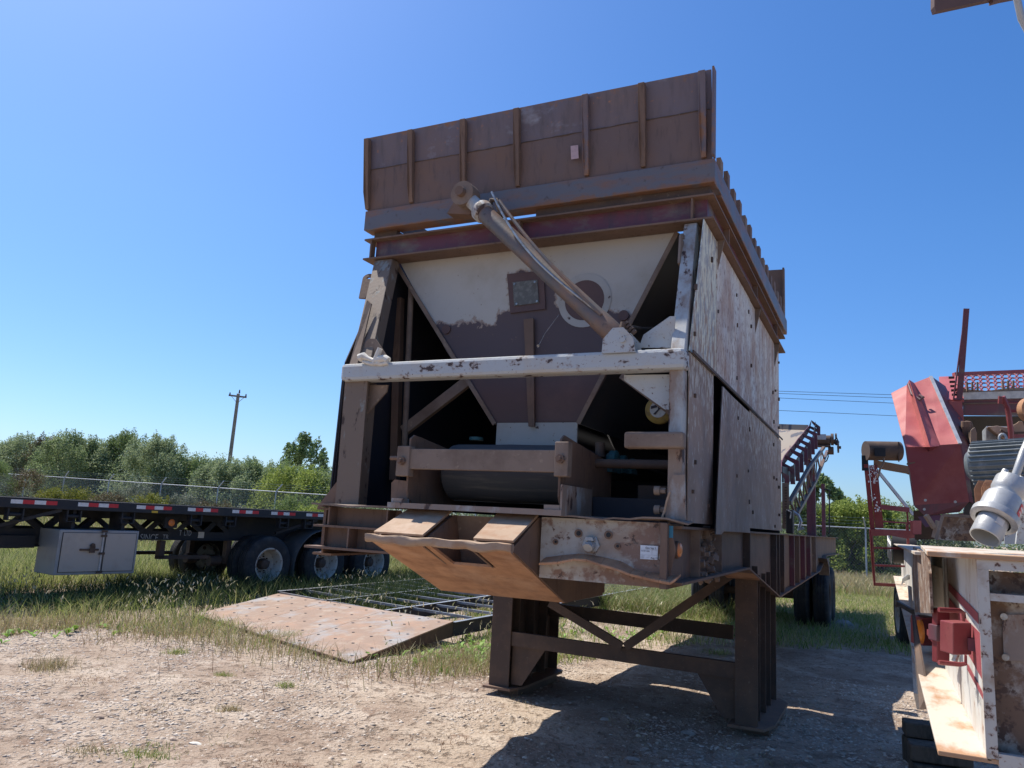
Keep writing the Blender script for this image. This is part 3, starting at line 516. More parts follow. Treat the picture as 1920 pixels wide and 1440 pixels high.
# --- front frame posts and beam
m = MB(); m.poly([(-3.15, 3.98, 1.63), (-2.97, 3.98, 1.63), (-2.98, 3.98, 2.44), (-3.16, 3.98, 2.44)], (0, .012, 0)); m.bb(-3.15, -3.138, 3.99, 4.12, 1.63, 2.44); m.bb(-3.02, -3.008, 3.99, 4.12, 1.63, 2.44); m.build('lower_post', 'chipbrown', H)
m = MB(); m.bb(-1.012, -.935, 3.98, 4.08, 1.63, 2.44); m.build('lower_post', 'chippost', H, bevel=.008)
m = MB(); m.bb(-3.17, -.918, 3.935, 4.055, 2.432, 2.545); m.build('cross_beam', 'chipblue', H, bevel=.022)
def upost(xb0, xb1, xt0, xt1, mt):
    m = MB(); yb, yt, zb, zt = 4.0, 4.45, 2.54, 3.445
    vs = [(xb0, yb, zb), (xb1, yb, zb), (xb1, yb+.1, zb), (xb0, yb+.1, zb), (xt0, yt, zt), (xt1, yt, zt), (xt1, yt+.1, zt), (xt0, yt+.1, zt)]
    m.add(vs, [(0, 3, 2, 1), (4, 5, 6, 7), (0, 1, 5, 4), (1, 2, 6, 5), (2, 3, 7, 6), (3, 0, 4, 7)]); return m.build('upper_post', mt, H, bevel=.004)
upost(-3.15, -2.99, -3.365, -3.205, 'chipbrown'); upost(-1.012, -.935, -1.055, -.975, 'chippost')
m = MB(); a = [ony(654, 687, 3.985), ony(669, 686, 3.985), ony(696, 570, 4.2), ony(688, 563, 4.2)]; m.poly(a, (0, .012, .004)); m.build('post_flange', 'grime', H)
for pts, y in ([(1198, 652), (1206, 628), (1256, 593), (1266, 593), (1262, 652)], 4.06), ([(686, 640), (692, 635), (704, 635), (734, 682), (670, 694)], 4.07), ([(674, 722), (727, 722), (725, 734), (684, 780), (672, 779)], 4.04), ([(1170, 703), (1258, 702), (1258, 768), (1247, 768), (1170, 713)], 4.04):
    m = MB(); m.poly(py(pts, y), (0, .012, 0)); m.build('gusset_plate', 'chipblue' if pts[0][0] > 1000 else 'grime', H)
m = MB(); m.poly(py([(594, 951), (648, 882), (652, 895), (652, 951)], FY+.06), (0, .012, 0)); m.build('gusset_plate', 'brown', H)
# sheared skin at the right foot of the front
m = MB(); m.poly(py([(1248, 972), (1246, 950), (1253, 925), (1256, 905), (1262, 890), (1284, 890), (1286, 975)], 3.965), (0, .01, 0)); m.build('torn_post_skirt', 'chippost', H)
m = MB(); m.tube([ony(a, b, 3.95) for a, b in ((1240, 974), (1246, 958), (1250, 940), (1256, 922))], .006, 8); m.build('torn_edge', 'rusttop', H, smooth=True)
m = MB(); a, b = ony(1173, 826, 3.88), ony(1284, 826, 3.88); m.bar(a, b, .07, .085); m.build('catch_arm', 'grime', H, bevel=.012)
m = MB()
for b in (920, 956): p = ony(1238, b, 4.0); m.cyl(p+Vector((-.02, 0, 0)), p+Vector((.03, 0, 0)), .016, n=6); m.cyl(p+Vector((-.03, 0, 0)), p+Vector((.0, 0, 0)), .024, n=16)
m.apart('clamp_bolt', 'grime', H)
# lifting eyes
def eye(c, mt, ax):
    m = MB(); N = 16; R_, r_ = .045, .016; U = Vector((0, .42, .9)).normalized(); S = Vector(ax).normalized(); T = U.cross(S).normalized()
    outl = [(math.cos(t)*R_, math.sin(t)*R_) for t in (math.pi*k/N for k in range(N+1))]+[(-R_, -.02), (-R_*.35, -.16), (R_, -.16)]
    inn = [(math.cos(t)*r_, math.sin(t)*r_) for t in (2*math.pi*k/20 for k in range(20))]
    # ring top
    for k in range(20):
        a0, a1 = 2*math.pi*k/20, 2*math.pi*(k+1)/20; q = [(math.cos(a0)*r_, math.sin(a0)*r_), (math.cos(a0)*R_, math.sin(a0)*R_), (math.cos(a1)*R_, math.sin(a1)*R_), (math.cos(a1)*r_, math.sin(a1)*r_)]
        m.poly([c+T*x+U*z for x, z in q], S*.014)
    m.poly([c+T*x+U*z for x, z in ((R_*.99, -.005), (-R_*.99, -.005), (-R_*.2, -.19), (R_*.9, -.19))][::1], S*.0138)
    m.build('lifting_eye', mt, H)
eye(ony(692, 524, 4.40), 'brown', (0.25, -1, .4)); eye(ony(1278, 452, 4.38), 'grime', (1, -.15, 0))
# --- upper ring beam
Z0, Z1 = 3.45, 3.612
def ring(zc0, zc1, x0, x1, y0, y1, wv, web, tf, mt_web, mt_fl, name, webm=None):
    pass
m = MB(); x0, x1, y0, y1 = -3.45, -.87, 4.42, 8.2
for z, tk in ((Z0, .012), (Z1-.012, .012)):
    m.bb(x0, x1, y0, y0+.16, z, z+tk); m.bb(x0, x1, y1-.16, y1, z, z+tk); m.bb(x1-.16, x1, y0+.16, y1-.16, z, z+tk); m.bb(x0, x0+.16, y0+.16, y1-.16, z, z+tk)
m.build('ring_beam_flange', 'brown', H)
m = MB(); m.bb(x0+.07, x1-.05, y0+.06, y0+.072, Z0+.012, Z1-.012); m.bb(x1-.062, x1-.05, y0+.072, y1-.08, Z0+.012, Z1-.012); m.bb(x0+.07, x0+.082, y0+.072, y1-.08, Z0+.012, Z1-.012); m.bb(x0+.07, x1-.05, y1-.09, y1-.08, Z0+.012, Z1-.012); m.build('ring_beam_web', 'maroon', H)
m = MB()
for x in (-3.40, -2.18, -1.01): m.bb(x, x+.012, y0+.008, y0+.06, Z0+.012, Z1-.012)
for y in (5.0, 6.3, 7.6): m.bb(x1-.05, x1-.01, y, y+.012, Z0+.012, Z1-.012)
m.apart('web_stiffener', 'brown', H)
for y in (4.80, 6.45, 7.75):
    m = MB(); m.poly([(-.925, y, 3.45), (-.875, y, 3.45), (-.925, y, 3.22)], (0, .012, 0)); m.build('eave_gusset', 'grime', H)
# pivot blocks between ring and rim
for x, y in ((-3.30, 4.52), (-1.0, 4.52), (-3.3, 8.0), (-1.0, 8.0)):
    m = MB(); m.bb(x-.10, x+.10, y-.05, y+.05, 3.612, 3.672); m.build('pivot_block', 'dbrown', H)
m = MB(); m.bb(-2.06, -.90, 4.45, 4.53, 3.613, 3.671); m.build('spacer_bar', 'dbrown', H)
# --- rim channel
m = MB(); x0, x1, y0, y1 = -3.45, -.862, 4.4, 8.3; a, b = 3.672, 3.825
m.bb(x0, x1, y0, y0+.012, a, b); m.bb(x0, x1, y0+.012, y0+.118, a, a+.012); m.bb(x0, x1, y0+.012, y0+.13, b-.012, b)
m.bb(x1-.012, x1, y0+.012, y1, a+.012, b); m.bb(x1-.2, x1, y0+.22, y1, a, a+.012); m.bb(x1-.13, x1-.012, y0+.13, y1, b-.012, b)
m.bb(x0, x0+.012, y0+.012, y1, a+.012, b); m.bb(x0, x0+.2, y0+.22, y1, a, a+.012); m.bb(x0+.2, x1-.2, y1-.012, y1, a, b)
m.build('rim_channel', 'rim', H, bevel=.004)
m = MB(); m.bb(x0+.2, x1-.2, y0+.9, y1-.02, 3.70, 3.715); m.build('grizzly_plate', 'dbrown', H)
# gritty bar ends along the right rim
for k in range(15):
    y = 4.62+k*.245; m = MB(); m.bb(-.895, -.868, y, y+.085, 3.826, 3.935+.02*(k % 2)); m.bb(-.95, -.895, y+.03, y+.06, 3.826, 3.92); m.build('side_rib', 'grime' if k % 4 == 0 else 'brown', H)
m = MB(); m.bb(-.905, -.896, 4.55, 8.25, 3.826, 3.862); m.build('side_kerb', 'brown', H)
# --- front wall of the hopper
yb, yt = 4.43, 4.36; zb, zt = 3.826, 4.40
def wy(z): return yb+(yt-yb)*(z-zb)/(zt-zb)
m = MB(); zm = 4.135
m.poly([(-3.45, wy(zm), zm), (-.88, wy(zm), zm), (-.88, yt, zt-.005), (-3.47, yt, zt)], (0, .012, 0)); m.build('wall_plate', 'mill', H)
m = MB(); m.poly([(-3.44, yb-.008, zb), (-.88, yb-.008, zb), (-.88, wy(zm)-.008, zm+.01), (-3.45, wy(zm)-.008, zm+.01)], (0, .010, 0)); wl = m.build('wall_plate', 'wallb', H)
for x, e in ((-3.44, 0), (-3.05, 0), (-2.61, 0), (-2.19, 0), (-1.69, 1), (-1.31, 0), (-.93, 1)):
    m = MB(); m.poly([(x-.022, wy(4.37)-.05, 4.375), (x+.022, wy(4.37)-.05, 4.375), (x+.022, yb-.065, zb+.14), (x+.016, yb-.01-.02, zb+.015), (x-.016, yb-.03, zb+.015), (x-.022, yb-.065, zb+.14)], (0, .04, 0)); m.build('wall_rib', 'brown' if not e else 'mill', H, bevel=.004)
m = MB(); r = random.Random(12); m.tube([(-3.44+2.55*k/60, wy(zm)-.009, zm+.010+r.uniform(-.002, .002)) for k in range(61)], [r.uniform(.002, .005) for _ in range(61)], 5); m.build('weld_bead', 'dbrown', H)
m = MB(); m.bb(-.872, -.860, 4.35, 4.42, 3.83, 4.41); m.build('wall_end_plate', 'mill', H)
P = py([(1070, 274), (1084, 272), (1085, 297), (1071, 299)], 4.370); m = MB(); m.poly(P, (0, -.002, 0)); m.build('sticker', 'faded_pink_label', H)
m = MB(); m.poly([(-1.12, 8.24, 3.826), (-.885, 8.24, 3.826), (-.885, 8.20, 4.36), (-1.2, 8.20, 4.37)], (0, .012, 0)); m.poly([(-3.4, 8.24, 3.826), (-1.12, 8.24, 3.826), (-1.2, 8.20, 4.37), (-3.45, 8.20, 4.37)], (0, .012, 0)); m.bb(-.89, -.872, 8.17, 8.24, 3.83, 4.37); m.build('rear_wall', 'brown', H)
m = MB(); m.poly([(-3.44, 4.45, 3.83), (-3.44, 8.2, 3.83), (-3.47, 8.2, 4.0), (-3.47, 4.45, 4.0)], (.012, 0, 0)); m.build('left_wall', 'brown', H)
# --- bin funnel
K['bucketf'] = mat('white_bin_with_worn_foot', (.47, .45, .41), [((.38, .34, .28), 2.2, .5, .75, 5, None), ((.105, .078, .082), (5, 5, 5), .80, .815, 9, [('Z', 3.06, 2.86, .52), ('R', -.02, 3.14, .36, .12, .38)]), ((.33, .29, .24), (5, 5, 5), .74, .80, 9, [('Z', 3.06, 2.86, .52), ('R', -.02, 3.14, .36, .12, .38)]), ((.105, .078, .082), (5, 5, 5), .80, .815, 9, [('Z', 3.06, 2.86, .52), ('R', -.02, 3.14, .36, .12, .38)]), ((.09, .07, .07), 34, .72, .74, 4, None)], rough=.7, bump=.1, dent=0.03)
FN = 4.6
fr = [(-3.28, 3.53), (-1.11, 3.53), (-1.59, 2.51), (-1.75, 2.23), (-2.35, 2.23), (-2.78, 2.76)]
m = MB(); m.poly([(x, FN, z) for x, z in fr], (0, .01, 0)); fb = m.build('bin_front', 'bucketf', H)
m = MB(); m.poly([(-2.665, FN-.006, 2.62), (-1.53, FN-.006, 2.62), (-1.69, FN-.006, 2.36), (-1.755, FN-.006, 2.245), (-2.345, FN-.006, 2.245), (-2.48, FN-.006, 2.42)], (0, .006, 0)); m.build('wear_plate', 'plum', fb)
m = MB(); m.bb(-2.34, -1.76, FN-.004, FN+.01, 2.06, 2.24); m.build('bin_throat', 'bucketw', H)
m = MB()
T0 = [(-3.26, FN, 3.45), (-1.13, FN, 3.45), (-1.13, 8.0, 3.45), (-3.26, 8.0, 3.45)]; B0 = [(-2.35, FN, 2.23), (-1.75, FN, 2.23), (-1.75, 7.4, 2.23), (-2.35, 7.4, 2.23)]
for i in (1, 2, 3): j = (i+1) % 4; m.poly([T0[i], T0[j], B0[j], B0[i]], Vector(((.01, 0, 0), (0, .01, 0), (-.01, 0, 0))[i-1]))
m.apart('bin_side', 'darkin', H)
for a, b in (((-3.26, 3.45), (-2.35, 2.23)), ((-1.13, 3.45), (-1.75, 2.23))):
    m = MB(); A_, B_ = Vector((a[0], FN-.008, a[1])), Vector((b[0], FN-.008, b[1])); m.bar(A_, B_, .012, .03, up=(0, 1, 0)); m.bar(A_+Vector((0, -.01, 0)), B_+Vector((0, -.01, 0)), .03, .008, up=(0, -1, 0)); m.build('bin_edge_angle', 'grime', H)
P = py([(952, 515), (1020, 508), (1024, 580), (958, 588)], FN-.002); m = MB(); m.poly(P, (0, -.012, 0)); ip = m.build('inspection_frame', 'plum', fb)
P = py([(962, 530), (1008, 525), (1011, 568), (965, 574)], FN-.014); m = MB(); m.poly(P, (0, -.008, 0)); m.build('inspection_cover', 'coverg', H)
m = MB()
for a, b in ((965, 533), (1003, 529), (1007, 565), (969, 570)): p = ony(a, b, FN-.022); m.cyl(p, p+Vector((0, -.006, 0)), .008, n=6)
m.apart('cover_bolt', 'chrome', H)
c = ony(1096, 563, FN-.003); m = MB(); m.lathe(c, (0, -1, 0), [(0, .185), (.002, .185), (.003, .14), (.001, .135)], 40); m.build('sanded_ring', 'bucketw', fb)
m = MB(); m.cyl(c+Vector((0, 0, 0)), c+Vector((0, -.004, 0)), .137, n=40); m.build('primer_disc', 'plum', fb)
for a, b in ((838, 618), (1170, 592)):
    c = ony(a, b, FN-.001); m = MB(); m.cyl(c, c+Vector((0, -.014, 0)), .034, n=20); m.build('weld_boss', 'plum', fb)
m = MB(); m.poly(py([(984, 600), (1002, 598), (1004, 800), (993, 800)], FN-.012), (0, -.02, 0)); m.build('bin_rib', 'brown', fb)
m = MB(); m.tube([ony(1048, 590, FN-.03), ony(1022, 625, FN-.04), ony(1008, 652, FN-.05)], .002, 6); c = ony(1010, 648, FN-.055); m.cyl(c, c+Vector((0, -.01, -.004)), .010, n=8); m.build('hanging_wire', 'chrome', H)
# --- side sheeting, right
def sheet(y0, y1, z0, z1, mt, name='side_panel', yt=None, x=-.922, dx=0):
    m = MB(); n_ = 1; yt = yt or (y0, y1)
    for i in range(n_):
        a, b = i/n_, (i+1)/n_; f = lambda s, q: Vector((x+dx*math.sin(math.pi*s)*(1-q)*.4, (y0+(y1-y0)*s)*(1-q)+(yt[0]+(yt[1]-yt[0])*s)*q, z0+(z1-z0)*q))
        m.poly([f(a, 0), f(b, 0), f(b, 1), f(a, 1)], (-.006, 0, 0))
    return m.build(name, mt, H)
U1 = sheet(4.06, 4.78, 2.555, 3.44, 'peelhi', yt=(4.40, 4.78))
U2 = sheet(4.79, 6.14, 2.555, 3.44, 'peel', x=-.918); U3 = sheet(6.15, 7.70, 2.555, 3.44, 'peel'); U4 = sheet(7.71, 8.10, 2.555, 3.44, 'peel', x=-.926)
L1 = sheet(4.06, 4.72, 1.635, 2.545, 'peellow'); L3 = sheet(6.15, 7.70, 1.635, 2.545, 'peellow'); L4 = sheet(7.71, 8.25, 1.635, 2.545, 'peellow', x=-.926)
# loose sheet, bent out at its near edge
m = MB(); N, M_ = 14, 12; g = []
for j in range(M_+1):
    q = j/M_; z = 1.60+(2.52-1.60)*q; row = []; ye = 5
    for i in range(N+1):
        s = i/N; lift = max(0, 1-s/.5)**2*(.055*(1-q)**.8+.006)*(1 if q > .06 else 1.15); ye = onx(1342+13*q, 955-250*q, -.918+lift).y if i == 0 else ye; y = ye+(6.14-ye)*s; row.append(Vector((-.918+lift, y, z-(.02 if (q == 0 and s < .3) else 0))))
    g.append(row)
for th in (0, -.006):
    b = len(m.v); m.v += [tuple(p+Vector((th, 0, 0))) for r_ in g for p in r_]
    for j in range(M_):
        for i in range(N): k = b+j*(N+1)+i; m.f.append((k, k+1, k+N+2, k+N+1)); m.mi.append(0)
L2 = m.build('loose_side_panel', 'peellow', H, smooth=True); L2['label'] = 'dented side panel bent outward at its near edge'
m = MB(); m.bar((-.905, 4.07, 2.55), (-.905, 6.13, 2.55), .008, .018); m.bar((-.905, 6.13, 2.55), (-.905, 8.2, 2.55), .008, .014); m.build('seam_strip', 'dbrown', H)
m = MB(); r = random.Random(9)
for z in (3.28, 3.0, 2.66, 2.4, 2.05, 1.75):
    for y in (4.2, 4.62, 4.86, 5.55, 6.08, 6.24, 7.6, 7.78, 8.03):
        if (z > 3.2 and y < 4.3) or (z < 2.5 and 4.7 < y < 5.4): continue
        p = Vector((-.918, y+r.uniform(-.05, .05), z+r.uniform(-.09, .09)))
        if r.random() < .72: m.box(p, (.016, .018, r.uniform(.02, .034)))
m.apart('panel_clip', 'dbrown', H)
m = MB(); m.poly([(-3.30, 4.1, 1.635), (-3.30, 4.12, 2.5), (-3.30, 4.56, 3.44), (-3.30, 8.15, 3.44), (-3.30, 8.15, 1.635)], (.01, 0, 0)); m.poly([(-3.29, 4.12, 1.64), (-3.29, 4.12, 2.6), (-3.29, 4.5, 3.4), (-3.29, 4.6, 3.4), (-3.29, 4.6, 1.64)], (.008, 0, 0)); m.bb(-3.29, -.93, 8.12, 8.13, 1.61, 3.44); m.build('far_sheeting', 'darkin', H)  # back panel added to close the bay; near-black colour stands for shade
# --- inside the bay
m = MB(); p, q = ony(771, 540, 4.64), ony(758, 850, 4.64); m.cyl(p, q, .022, n=14); m.build('vertical_pipe', 'grime', H, smooth=True)
m = MB(); p, q = ony(749, 560, 4.70), ony(740, 900, 4.70); m.bar(p, q, .06, .05, up=(0, 1, 0)); m.build('inner_channel', 'brown', H)
m = MB(); p, q = ony(757, 808, 4.66), ony(876, 716, 4.66); m.bar(p, q, .04, .075); m.build('inner_brace', 'grime', H)
m = MB(); p, q = ony(1165, 704, 4.5), ony(1262, 776, 4.5); m.bar(p, q, .02, .04); m.build('inner_brace', 'grime', H)
c = ony(1238, 770, 4.7); m = MB(); m.lathe(c+Vector((0, -.05, 0)), (0, 1, 0), [(0, .001), (0, .05), (.0, .066), (.015, .088), (.05, .088)], 28); ob = m.build('warning_reel', 'yellow', H, smooth=True)
m = MB(); m.cyl(c+Vector((0, -.056, 0)), c+Vector((0, -.051, 0)), .052, n=24); m.build('reel_label', 'alu', ob)
m = MB(); m.poly([c+Vector((x, -.057, z)) for x, z in ((-.045, .02), (-.005, .03), (-.005, .012), (-.045, .002))], (0, -.002, 0)); m.poly([c+Vector((x, -.057, z)) for x, z in ((-.03, -.03), (.0, .0), (.0, .02), (.035, .015), (.03, -.0), (.012, .0), (-.015, -.034))], (0, -.002, 0)); m.apart('label_mark', 'ink', ob)
def brg(p, s=1.):
    m = MB(); m.lathe(p, (1, 0, 0), [(-.03*s, .001), (-.03*s, .035*s), (-.012*s, .05*s), (.02*s, .05*s), (.03*s, .03*s), (.03*s, .001)], 24); m.bb(p.x-.02*s, p.x+.02*s, p.y-.075*s, p.y+.075*s, p.z-.07*s, p.z-.035*s); return m.build('bearing', 'teal', H, smooth=True)
brg(ony(1150, 862, 4.75), 1.2); brg(ony(1168, 868, 4.95), 1.0); brg(ony(1185, 872, 5.1), .9); brg(ony(1088, 876, 4.5), .8)
m = MB(); p = ony(1060, 868, 4.45); m.cyl(p, p+Vector((.75, 0, 0)), .028, n=14); p = ony(1125, 842, 4.6); m.cyl(p+Vector((0, 0, -.05)), p+Vector((0, 0, .04)), .03, n=12); m.bb(-1.35, -1.15, 4.6, 4.9, 1.72, 1.85); m.build('gear_shaft', 'dbrown', H, smooth=True)
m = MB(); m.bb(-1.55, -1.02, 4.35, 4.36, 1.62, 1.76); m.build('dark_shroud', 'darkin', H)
# --- belt feeder
m = MB(); m.lathe((-2.47, 4.27, 1.88), (1, 0, 0), [(0, .001), (0, .15), (.02, .172), (.42, .178), (.82, .172), (.84, .15), (.84, .001)], 44); m.build('belt_roller', 'belt', H, smooth=True)
m = MB(); m.bb(-2.45, -1.65, 4.27, 7.6, 2.045, 2.057); m.bb(-2.45, -1.65, 4.27, 7.6, 1.70, 1.712); m.build('feeder_belt', 'belt', H)
m = MB(); m.bb(-2.535, -1.59, 3.85, 3.90, 1.865, 1.985); m.build('front_bar', 'grime', H, bevel=.004)
for x in (-2.56, -1.585):
    m = MB(); m.poly([(x, 3.90, 1.70), (x, 3.88, 1.74), (x, 3.88, 2.05), (x, 3.92, 2.075), (x, 4.75, 1.99), (x, 4.75, 1.66), (x, 3.95, 1.66)], (.014, 0, 0)); sp = m.build('side_plate', 'brown', H, bevel=.003)
for a, b in (((746, 836), (765, 893)), ((1041, 828), (1064, 894))):
    p, q = ony(*a, 3.84), ony(*b, 3.84); m = MB(); m.bb(p.x, q.x, 3.835, 3.90, q.z, p.z); bk = m.build('take_up_block', 'grime', H, bevel=.006)
    c = Vector(((p.x+q.x)/2, 3.833, (p.z+q.z)/2)); m = MB(); m.cyl(c, c+Vector((0, -.02, 0)), .026, n=6); m.cyl(c+Vector((0, -.02, 0)), c+Vector((0, -.04, 0)), .013, n=12); m.build('nut', 'brown', bk)
p = ony(742, 859, 3.86); m = MB(); m.cyl(p+Vector((-.035, 0, 0)), p+Vector((.05, 0, 0)), .013, n=10); m.build('take_up_screw', 'brown', H)
m = MB(); m.bb(-2.64, -1.535, 3.82, 3.935, 1.634, 1.665); m.bb(-2.62, -2.54, 3.83, 3.9, 1.666, 1.69); m.bb(-1.64, -1.55, 3.83, 3.9, 1.666, 1.69); m.build('feeder_base_rail', 'chippost', H)
m = MB(); m.bb(-1.548, -1.536, 3.83, 4.3, 1.64, 1.80); m.build('guide_plate', 'chippost', H)
m = MB(); m.poly(py([(733, 938), (734, 905), (740, 899), (763, 902), (764, 938)], 3.90), (0, .012, 0)); m.build('corner_guard', 'brown', H)
m = MB(); p = ony(893, 826, 4.7); m.cyl(p, p+Vector((0, 0, .022)), .05, n=20); m.build('blue_cap', 'teal', H)
# --- hydraulic cylinder
a, b = ony(874, 368, 4.20), ony(1166, 640, 3.99); d = (b-a).normalized()
ax = Vector((0, -1, 0)); m = MB(); m.cyl(a+Vector((0, -.06, 0)), a+Vector((0, .045, 0)), .084, n=28); cy = m.build('rod_eye', 'grime', H, smooth=True)
m = MB(); m.cyl(a+Vector((0, -.10, 0)), a+Vector((0, .2, 0)), .032, n=20); m.build('pivot_pin', 'brown', cy, smooth=True)
m = MB(); m.cyl(a+d*.03, a+d*.19, .048, n=24); m.lathe(a+d*.17, d, [(0, .001), (0, .066), (.015, .074), (.055, .074), (.07, .062), (.08, .001)], 28); m.build('gland_nut', 'chippost', H, smooth=True)
m = MB(); m.lathe(a+d*.235, d, [(0, .001), (0, .058), (1.18, .058), (1.2, .062), (1.42, .062), (1.46, .045), (1.46, .001)], 28); m.build('cylinder_barrel', 'cyl', H, smooth=True)
m = MB(); c = b; m.cyl(c+Vector((0, -.06, 0)), c+Vector((0, .06, 0)), .055, n=20); m.poly([c+Vector((x, -.075, z)) for x, z in ((-.09, -.08), (.10, -.08), (.085, .0), (.03, .06), (-.03, .06), (-.085, .0))], (0, .014, 0)); m.poly([c+Vector((x, .06, z)) for x, z in ((-.09, -.08), (.10, -.08), (.085, .0), (.03, .06), (-.03, .06), (-.085, .0))], (0, .014, 0)); m.cyl(c+Vector((.03, -.09, -.01)), c+Vector((.03, -.07, -.01)), .017, n=14); m.build('cylinder_mount', 'chipblue', H)
m = MB(); m.poly([ony(x, y, 4.3) for x, y in ((838, 400), (850, 380), (900, 372), (905, 385), (880, 402))], (0, .1, 0)); m.build('pivot_lug', 'brown', H)
sd = d.cross(Vector((0, -1, 0))).normalized(); sd = sd if sd.z > 0 else -sd
def hose(off, r, mt, sag, e0=.2, e1=1.42):
    pts = []
    for k in range(30):
        t = k/29; q = a+d*(e0+(e1-e0)*t); s = off*(1-t)+.045*t+sag*math.sin(math.pi*t); pts.append(q+sd*s*(1-.3*t)+Vector((0, -.055-.02*math.sin(math.pi*t), 0)))
    m = MB(); m.tube(pts, r, 8); return m.build('hydraulic_hose', mt, H, smooth=True)
h1 = hose(.135, .0085, 'chrome', -.075); hose(.125, .011, 'cyl', -.02, .3, 1.45)
q = ony(926, 380, 4.22); m = MB(); m.tube([q+Vector((-.03, 0, -.02)), q+Vector((-.02, 0, .02)), q+Vector((.02, 0, .015)), q+Vector((.05, -.02, -.05)), q+Vector((.09, -.03, -.12))], .017, 10); m.build('hose_elbow', 'dbrown', H, smooth=True)
m = MB()
for k in range(4): q = ony(1172+k*5, 606+k*5, 3.94); m.cyl(q, q+Vector((.010, 0, -.01)), .018-.002*(k % 2), n=8)
q = ony(1165, 615, 3.94); m.cyl(q+Vector((0, 0, -.04)), q+Vector((.015, 0, .03)), .02, n=10); m.build('hose_fitting', 'dbrown', H)
m = MB(); m.tube([ony(1180, 612, 3.97), ony(1205, 616, 4.1), ony(1240, 616, 4.3), ony(1262, 610, 4.6)], .009, 8); m.build('dark_hose', 'blackd', H, smooth=True)
# rag tied at the left knee
m = MB(); r = random.Random(2)
def wad(pts, r0): 
    m.tube([ony(x, y, 3.93) for x, y in pts], [r0*r.uniform(.6, 1.25) for _ in pts], 9)
wad([(674, 671), (682, 668), (690, 672), (700, 676), (712, 674), (722, 672), (728, 676)], .022); wad([(700, 684), (705, 672), (710, 660), (713, 653)], .018); wad([(680, 678), (695, 682), (715, 683), (728, 680)], .014); wad([(708, 683), (713, 675), (720, 668)], .015)
tag(m.build('tied_rag', 'stonep', None, smooth=True, loc=tuple(ony(700, 680, 3.93))), 'dusty beige rag knotted round the left end of the pale cross beam', 'rag')
# --- running gear
def wheel_at(c, ax, r, wd, mt_rim, parent, deep=.07, tread=True):
    """one tyre with its rim, axis ax (outward)"""
    ax = Vector(ax).normalized(); m = MB(); h = wd/2
    m.lathe(c, ax, [(-h*.9, r*.56), (-h, r*.66), (-h*.98, r*.86), (-h*.8, r*.965), (-h*.6, r)]+[p for g_ in (-.35, 0, .35) for p in ((h*g_-.008, r), (h*g_-.006, r*.975), (h*g_+.006, r*.975), (h*g_+.008, r))]+[(h*.6, r), (h*.8, r*.965), (h*.98, r*.86), (h, r*.66), (h*.9, r*.56)], 44); t = m.build('tyre', 'rubber', parent, smooth=True)
    m = MB(); m.lathe(c, ax, [(-h*.8, r*.55), (h*.92, r*.60), (h*.98, r*.575), (h*.9, r*.53), (h*.55, r*.50), (h*.9-deep*1.6, r*.46), (h*.9-deep*2.2, r*.30), (h*.9-deep*2.0, r*.20), (h*.9-deep*2.0, .001)], 36); rm = m.build('rim', mt_rim, parent, smooth=True)
    m = MB(); cc = c+ax*(h*.9-deep*2.0); m.lathe(cc, ax, [(0, r*.2), (deep*1.1, r*.17), (deep*1.3, r*.10), (deep*1.35, .001)], 20)
    for k in range(10):
        t_ = 6.283*k/10; p = ax.orthogonal().normalized(); q = ax.cross(p); e = cc+(p*math.cos(t_)+q*math.sin(t_))*r*.27; m.cyl(e, e+ax*.03, .014, n=6)
    for k in range(5):
        t_ = 6.283*(k+.5)/5; p = ax.orthogonal().normalized(); q = ax.cross(p); e = cc+(p*math.cos(t_)+q*math.sin(t_))*r*.40-ax*.0; m.cyl(e-ax*.015, e+ax*.006, .035, n=12)
    m.build('hub', 'dbrown', parent, smooth=True)
def wheel(name, c, ax, r, wd, mt, parent, deep=.07):
    e = bpy.data.objects.new(name, None); COL.objects.link(e); off = Vector(parent['_o']); e.parent = parent; e.location = Vector(c)-off; e['_o'] = tuple(c); e.empty_display_size = .1
    wheel_at(Vector(c), ax, r, wd, mt, e, deep); return e
for y in (15.4, 16.65):
    for x, s in ((-1.04, 1), (-1.36, 1), (-2.86, -1), (-3.18, -1)): wheel('wheel', (x, y, .51), (s, 0, 0), .51, .27, 'dbrown', H)
    m = MB(); m.cyl((-3.0, y, .52), (-1.2, y, .52), .07, n=12); m.build('axle', 'dbrown', H)
m = MB(); m.poly([(-1.02, 13.9, 1.25), (-1.02, 14.5, 1.24), (-1.02, 14.62, 1.0), (-1.02, 14.5, .95), (-1.02, 14.35, 1.12)], (.16, 0, 0)); m.build('mudguard_lip', 'grime', H)
# --- discharge conveyor
RB = [((1466, 885), (1480, 892), (1480, 908)), ((1466, 866), (1489, 878), (1491, 908)), ((1472, 853), (1498, 864), (1500, 902)), ((1482, 841), (1506, 852), (1507, 886)), ((1490, 832), (1514, 841), (1515, 872)), ((1497, 822), (1520, 832), (1522, 860)), ((1505, 813), (1526, 821), (1528, 852)), ((1512, 804), (1532, 812), (1533, 842)), ((1518, 798), (1538, 806), (1538, 816)), ((1522, 788), (1538, 800), (1538, 812))]
sk = []; lo = []
for k, (p0, p1, p2) in enumerate(RB):
    A_ = onx(*p1, -1.05); P0 = ony(*p0, A_.y); P2 = ony(*p2, A_.y); sk.append(P0); lo.append(P2)
    m = MB(); m.poly([P0, A_, P2, P2+Vector((-.06, 0, 0)), A_+Vector((-.05, 0, -.05)), P0+Vector((0, 0, -.05))], (0, .03, 0)); m.build('conveyor_rib', 'maroon', H)
m = MB(); n_ = len(sk)
